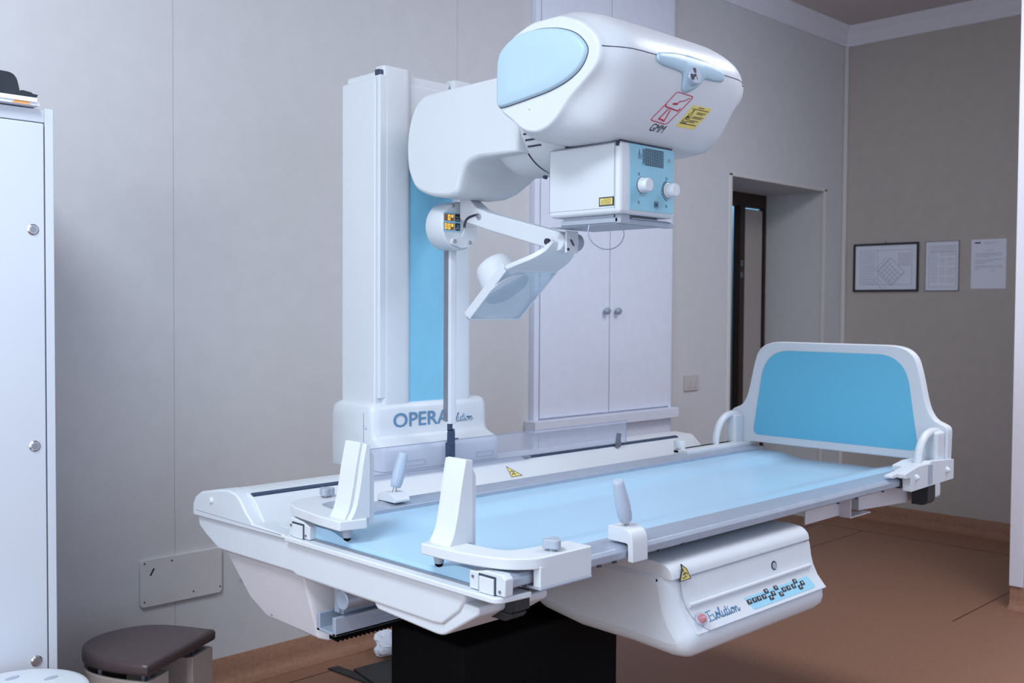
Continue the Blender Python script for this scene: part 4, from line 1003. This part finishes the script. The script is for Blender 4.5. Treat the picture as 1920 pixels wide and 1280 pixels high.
# ================================================================== ACCESSORIES ON THE RAILS
# shoulder rests, one built for the front rail; the rear one is its mirror image about the table axis
YM = 1.925
def mirror(mb):
    o = MB(); o.v = [(x, 2 * YM - (y - .05 * max(0, min(1, (1.63 - y) / .06))), z) for x, y, z in mb.v]; o.f = [tuple(reversed(q_)) for q_ in mb.f]; return o
def shoulder(flip, label):
    base = (1.60, 1.55, .842) if not flip else (1.60, 2 * YM - 1.55, .842)
    o = root('shoulder_rest', base, label, 'shoulder support', 'shoulder rests')
    F = (lambda mb: mirror(mb)) if flip else (lambda mb: mb)
    # bracket arm in plan: clamp block along x, curved into the arm running across the table
    out = [(1.722, 1.487), (1.553, 1.487), (1.505, 1.520), (1.478, 1.58), (1.462, 1.66), (1.459, 1.768), (1.536, 1.786), (1.536, 1.70), (1.540, 1.62), (1.556, 1.582), (1.60, 1.570), (1.722, 1.560)]
    pl = rounded(out, [.004, .02, .03, .04, .03, .006, .01, .0, .03, .02, .02, .004], 4)
    m = MB().prism(pl, 2, .879, .904); mk('bracket', F(m), M['white'], o, bevel=.004)
    m = MB(); m.box(1.556, 1.722, 1.487, 1.509, .838, .885); mk('clamp', F(m), M['white'], o, bevel=.003)
    m = MB(); m.box(1.556, 1.722, 1.485, 1.53, .833, .839); mk('clamp_foot', F(m), M['grey_plastic'], o, bevel=.002)
    # trilobe knob
    pts = []
    for i in range(48):
        a = 2 * PI * i / 48; r = .0195 + .0035 * math.cos(3 * a); pts.append((1.626 + r * math.cos(a + .4), 1.518 + r * math.sin(a + .4)))
    m = MB().prism(pts, 2, .909, .930); kn = mk('knob', F(m), M['grey_plastic'], o, bevel=.003, ang=50)
    m = MB().cyl((1.626, 1.518, .900), (1.626, 1.518, .912), .011, n=20); mk('stem', F(m), M['alu_dark'], kn)
    # upright pad: xz profile swept along y with raised rims
    yl, yr = 1.774, 1.694
    def prof_(x): return x
    front = spline([(1.486, 0, .900), (1.505, 0, .930), (1.517, 0, .980), (1.526, 0, 1.035), (1.537, 0, 1.090)], 5)
    back = [(1.592, 0, 1.086), (1.594, 0, .902)]
    P_ = [(p.x, p.z) for p in front] + [(1.549, 1.088), (1.549, .902)]
    m = MB(); m.prism(P_, 1, yl - .020, yl)
    up = mk('pad_rim', F(m), M['white'], o, bevel=.002, ang=40)
    for y0, y1 in ((yr, yl - .016),):
        f2 = spline([(1.478, 0, .900), (1.494, 0, .930), (1.506, 0, .980), (1.516, 0, 1.035), (1.529, 0, 1.094)], 5)
        m = MB(); m.prism([(p.x, p.z) for p in f2] + [(1.550, 1.090), (1.552, .902)], 1, y0, y1); mk('pad_shell', F(m), M['white'], o, bevel=.003, ang=40)
    m = MB(); m.prism([(1.546, .880), (1.546, 1.078), (1.560, 1.070), (1.570, 1.052), (1.570, .880)], 1, yr + .008, yl - .008); mk('pad_cushion', F(m), M['white_soft'], o, bevel=.006)
    m = MB().lathe([(0, .0125), (.6, .0120), (1, .0105)], (1.497, 1.748, .880), (1.497, 1.748, .856), 24); ft = mk('foot', F(m), M['grey_plastic'], o)
    m = MB().lathe([(0, .0098), (.5, .0095), (.85, .006), (1, .001)], (1.497, 1.748, .857), (1.497, 1.748, .8465), 24); mk('rubber_tip', F(m), M['black'], ft)
    return o
shoulder(False, 'white shoulder rest clamped to the front table rail, nearest the camera, with grey knob')
shoulder(True, 'white shoulder rest clamped to the rear table rail, left of the front one')
# hand grips
def grip(x, y, flip, top, label, side):
    o = root('hand_grip', (x, y, .842), label, 'hand grip', 'hand grips')
    if side == 'f':
        pr = rounded([(1.572, .880), (1.572, .915), (1.520, .917), (1.497, .900), (1.495, .836), (1.510, .836), (1.5115, .879)], [.003, .003, .02, .02, .003, .003, .006], 5)
        m = MB().prism(pr, 0, x - .030, x + .028)
    else:
        pr = rounded([(2.262, .8835), (2.262, .893), (2.285, .908), (2.33, .908), (2.345, .90), (2.347, .845), (2.340, .842), (2.3395, .8835)], [.003, .008, .01, .02, .01, .003, .003, .004], 5)
        m = MB().prism(pr, 0, x - .026, x + .028)
    mk('clamp', m, M['white'], o, bevel=.004)
    p0 = Vector((x, y, .905)); p1 = Vector(top); d = (p1 - p0).normalized()
    m = MB().cyl(p0, p0 + d * .03, .0055, n=14); mk('stem', m, M['steel'], o)
    L = (p1 - p0).length
    s0 = (.022 if side == 'f' else .016) / L
    m = MB().lathe([(s0, .0125), (s0 + .02, .0145), (.28, .0175), (.5, .0180), (.75, .0160), (.92, .0142), (.985, .0133), (1, .0115)], p0, p1, 32); mk('grip', m, M['grip'], o, ang=50)
    return o
grip(1.908, 1.535, False, (1.868, 1.535, 1.028), 'pale grey hand grip on a white clamp on the front table rail', 'f')
grip(1.800, 2.300, False, (1.834, 2.300, 1.016), 'pale grey hand grip on the rear table rail, between the two shoulder rests', 'b')

# footboard ------------------------------------------------------
fb = root('footboard', (3.67, 1.94, .86), 'blue padded footboard in white frame standing at the far end of the table', 'footboard')
half = [(.0, .893), (.352, .893), (.375, .880), (.448, .868), (.452, 1.018), (.430, 1.030), (.400, 1.042), (.378, 1.075), (.366, 1.115), (.345, 1.215), (.325, 1.275), (.270, 1.307), (.0, 1.307)]
YC = 1.940
outl = [(YC - a, z) for a, z in half[:-1]] + [(YC + a, z) for a, z in half[::-1][1:]]
rad = [0, .02, .01, .01, .02, .03, .03, .04, .05, .06, .05, .04]
outl = [(YC - a, z) for a, z in half[1:-1]]
outl = outl + [(YC + a, z) for a, z in half[1:-1]][::-1]
rr1 = [.01, .01, .01, .018, .02, .03, .03, .03, .05, .05, .06]
rad = rr1 + rr1[::-1]
pl = rounded(outl, rad, 5)
m = MB().prism(pl, 0, 3.650, 3.692); mk('frame', m, M['white'], fb, bevel=.007, seg=4)
inn = [(YC - .345, .925), (YC - .300, 1.215), (YC - .235, 1.272), (YC + .235, 1.272), (YC + .300, 1.215), (YC + .345, .925)]
m = MB().prism(rounded(inn, [.03, .06, .05, .05, .06, .03], 6), 0, 3.6475, 3.652); mk('blue_panel', m, M['head_blue'], fb)
for s in (-1, 1):
    yy = YC + s * .415
    m = MB().tube(spline([(3.655, yy, 1.000), (3.60, yy, 1.006), (3.545, yy, .995), (3.505, yy, .960), (3.487, yy, .915), (3.483, yy, .885)], 6), .0145, 14); mk('lever', m, M['white'], fb, ang=60)
    m = MB(); m.box(3.585, 3.655, yy - .026, yy + .020, .870, 1.008); mk('bracket', m, M['white'], fb, bevel=.012, seg=4)
    m = MB().lathe([(0, .020), (.9, .020), (1, .012)], (3.615, yy - .004, 1.0), (3.615, yy - .004, .895), 20) 
    y0, y1 = (1.490, 1.575) if s < 0 else (2.318, 2.40)
    m = MB(); 
    if s < 0:
        m.prism(rounded([(3.30, .876), (3.30, .892), (3.40, .908), (3.48, .908), (3.50, .915), (3.69, .905), (3.69, .835), (3.34, .828), (3.335, .876)], .004, 3), 1, 1.482, 1.510)
        m.prism(rounded([(3.255, .879), (3.255, .888), (3.34, .896), (3.42, .908), (3.69, .906), (3.69, .879)], .004, 3), 1, 1.508, 1.535); m.prism(rounded([(3.42, .879), (3.42, .900), (3.50, .910), (3.69, .906), (3.69, .879)], .004, 3), 1, 1.535, 1.585)
    else:
        m.box(3.22, 3.69, 2.30, 2.37, .8775, .893); m.box(3.22, 3.69, 2.342, 2.37, .845, .893)
    mk('clamp', m, M['white'], fb, bevel=.004)
    if s > 0:
        m = MB().lathe([(0, .022), (.85, .023), (1, .018)], (3.255, 2.365, .893), (3.255, 2.365, .925), 28); mk('knob', m, M['white'], fb, ang=50)
    else:
        m = MB().box(3.474, 3.505, 1.4795, 1.484, .838, .905); mk('band', m, M['grey_plastic'], fb)
        for xx in (3.38, 3.63):
            m = MB().lathe([(0, .012), (.5, .010), (1, .003)], (xx, 1.483, .872), (xx, 1.470, .872), 18); mk('stud', m, M['white'], fb)
        m = MB().box(3.325, 3.345, 1.5115, 1.555, .838, .876); mk('rubber_pad', m, M['black2'], fb)

# ================================================================== LIGHT
def area(name, loc, size, power, col, rot=(0, 0, 0), sy=None):
    l = bpy.data.lights.new(name, 'AREA'); l.energy = power; l.color = col; l.size = size
    if sy: l.shape = 'RECTANGLE'; l.size_y = sy
    o = bpy.data.objects.new(name, l); COL.objects.link(o); o.location = loc; o.rotation_euler = rot; return o
area('overhead_light', (-.1, 1.55, 3.36), .9, 54, (.79, .90, 1.0), sy=1.3)
area('overhead_light', (4.0, 1.0, 3.36), .9, 32, (.90, .93, 1.0), sy=1.5)  # unseen second light added to brighten right wall, cupboard and floor
area('window_light', (XL + .03, 1.2, 1.75), 2.4, 37, (.74, .87, 1.0), rot=(0, R(-90), 0), sy=1.6)
# unseen blue point light added to make the glow behind the door
pl_ = bpy.data.lights.new('corridor_glow_light', 'POINT'); pl_.energy = 14; pl_.color = (.25, .6, 1.0); pl_.shadow_soft_size = .08
o = bpy.data.objects.new('corridor_glow_light', pl_); COL.objects.link(o); o.location = (6.75, 4.40, 2.6)
w = bpy.data.worlds.new('World'); SC.world = w; w.use_nodes = True
w.node_tree.nodes['Background'].inputs[0].default_value = (.62, .74, .95, 1); w.node_tree.nodes['Background'].inputs[1].default_value = 1.0

# ================================================================== CAMERA
cam = bpy.data.cameras.new('camera'); co_ = bpy.data.objects.new('camera', cam); COL.objects.link(co_)
yaw, pitch, roll, F = R(45.38730589), R(1.79107279), R(.35649593), 1915.976
f = Vector((math.cos(yaw) * math.cos(pitch), math.sin(yaw) * math.cos(pitch), -math.sin(pitch)))
r = Vector((math.sin(yaw), -math.cos(yaw), 0)); u = r.cross(f)
r2 = r * math.cos(roll) + u * math.sin(roll); u2 = u * math.cos(roll) - r * math.sin(roll)
co_.matrix_world = Matrix(((r2.x, u2.x, -f.x, 0), (r2.y, u2.y, -f.y, 0), (r2.z, u2.z, -f.z, 1.43), (0, 0, 0, 1)))
cam.sensor_width = 36; cam.lens = F * 36 / 1920; cam.clip_start = .05; cam.clip_end = 50
cam.dof.use_dof = True; cam.dof.focus_distance = 2.75; cam.dof.aperture_fstop = 5.6
SC.camera = co_
SC.view_settings.view_transform = 'Standard'; SC.view_settings.look = 'None'; SC.view_settings.gamma = 1
SC.view_settings.use_curve_mapping = False; SC.view_settings.exposure = .84
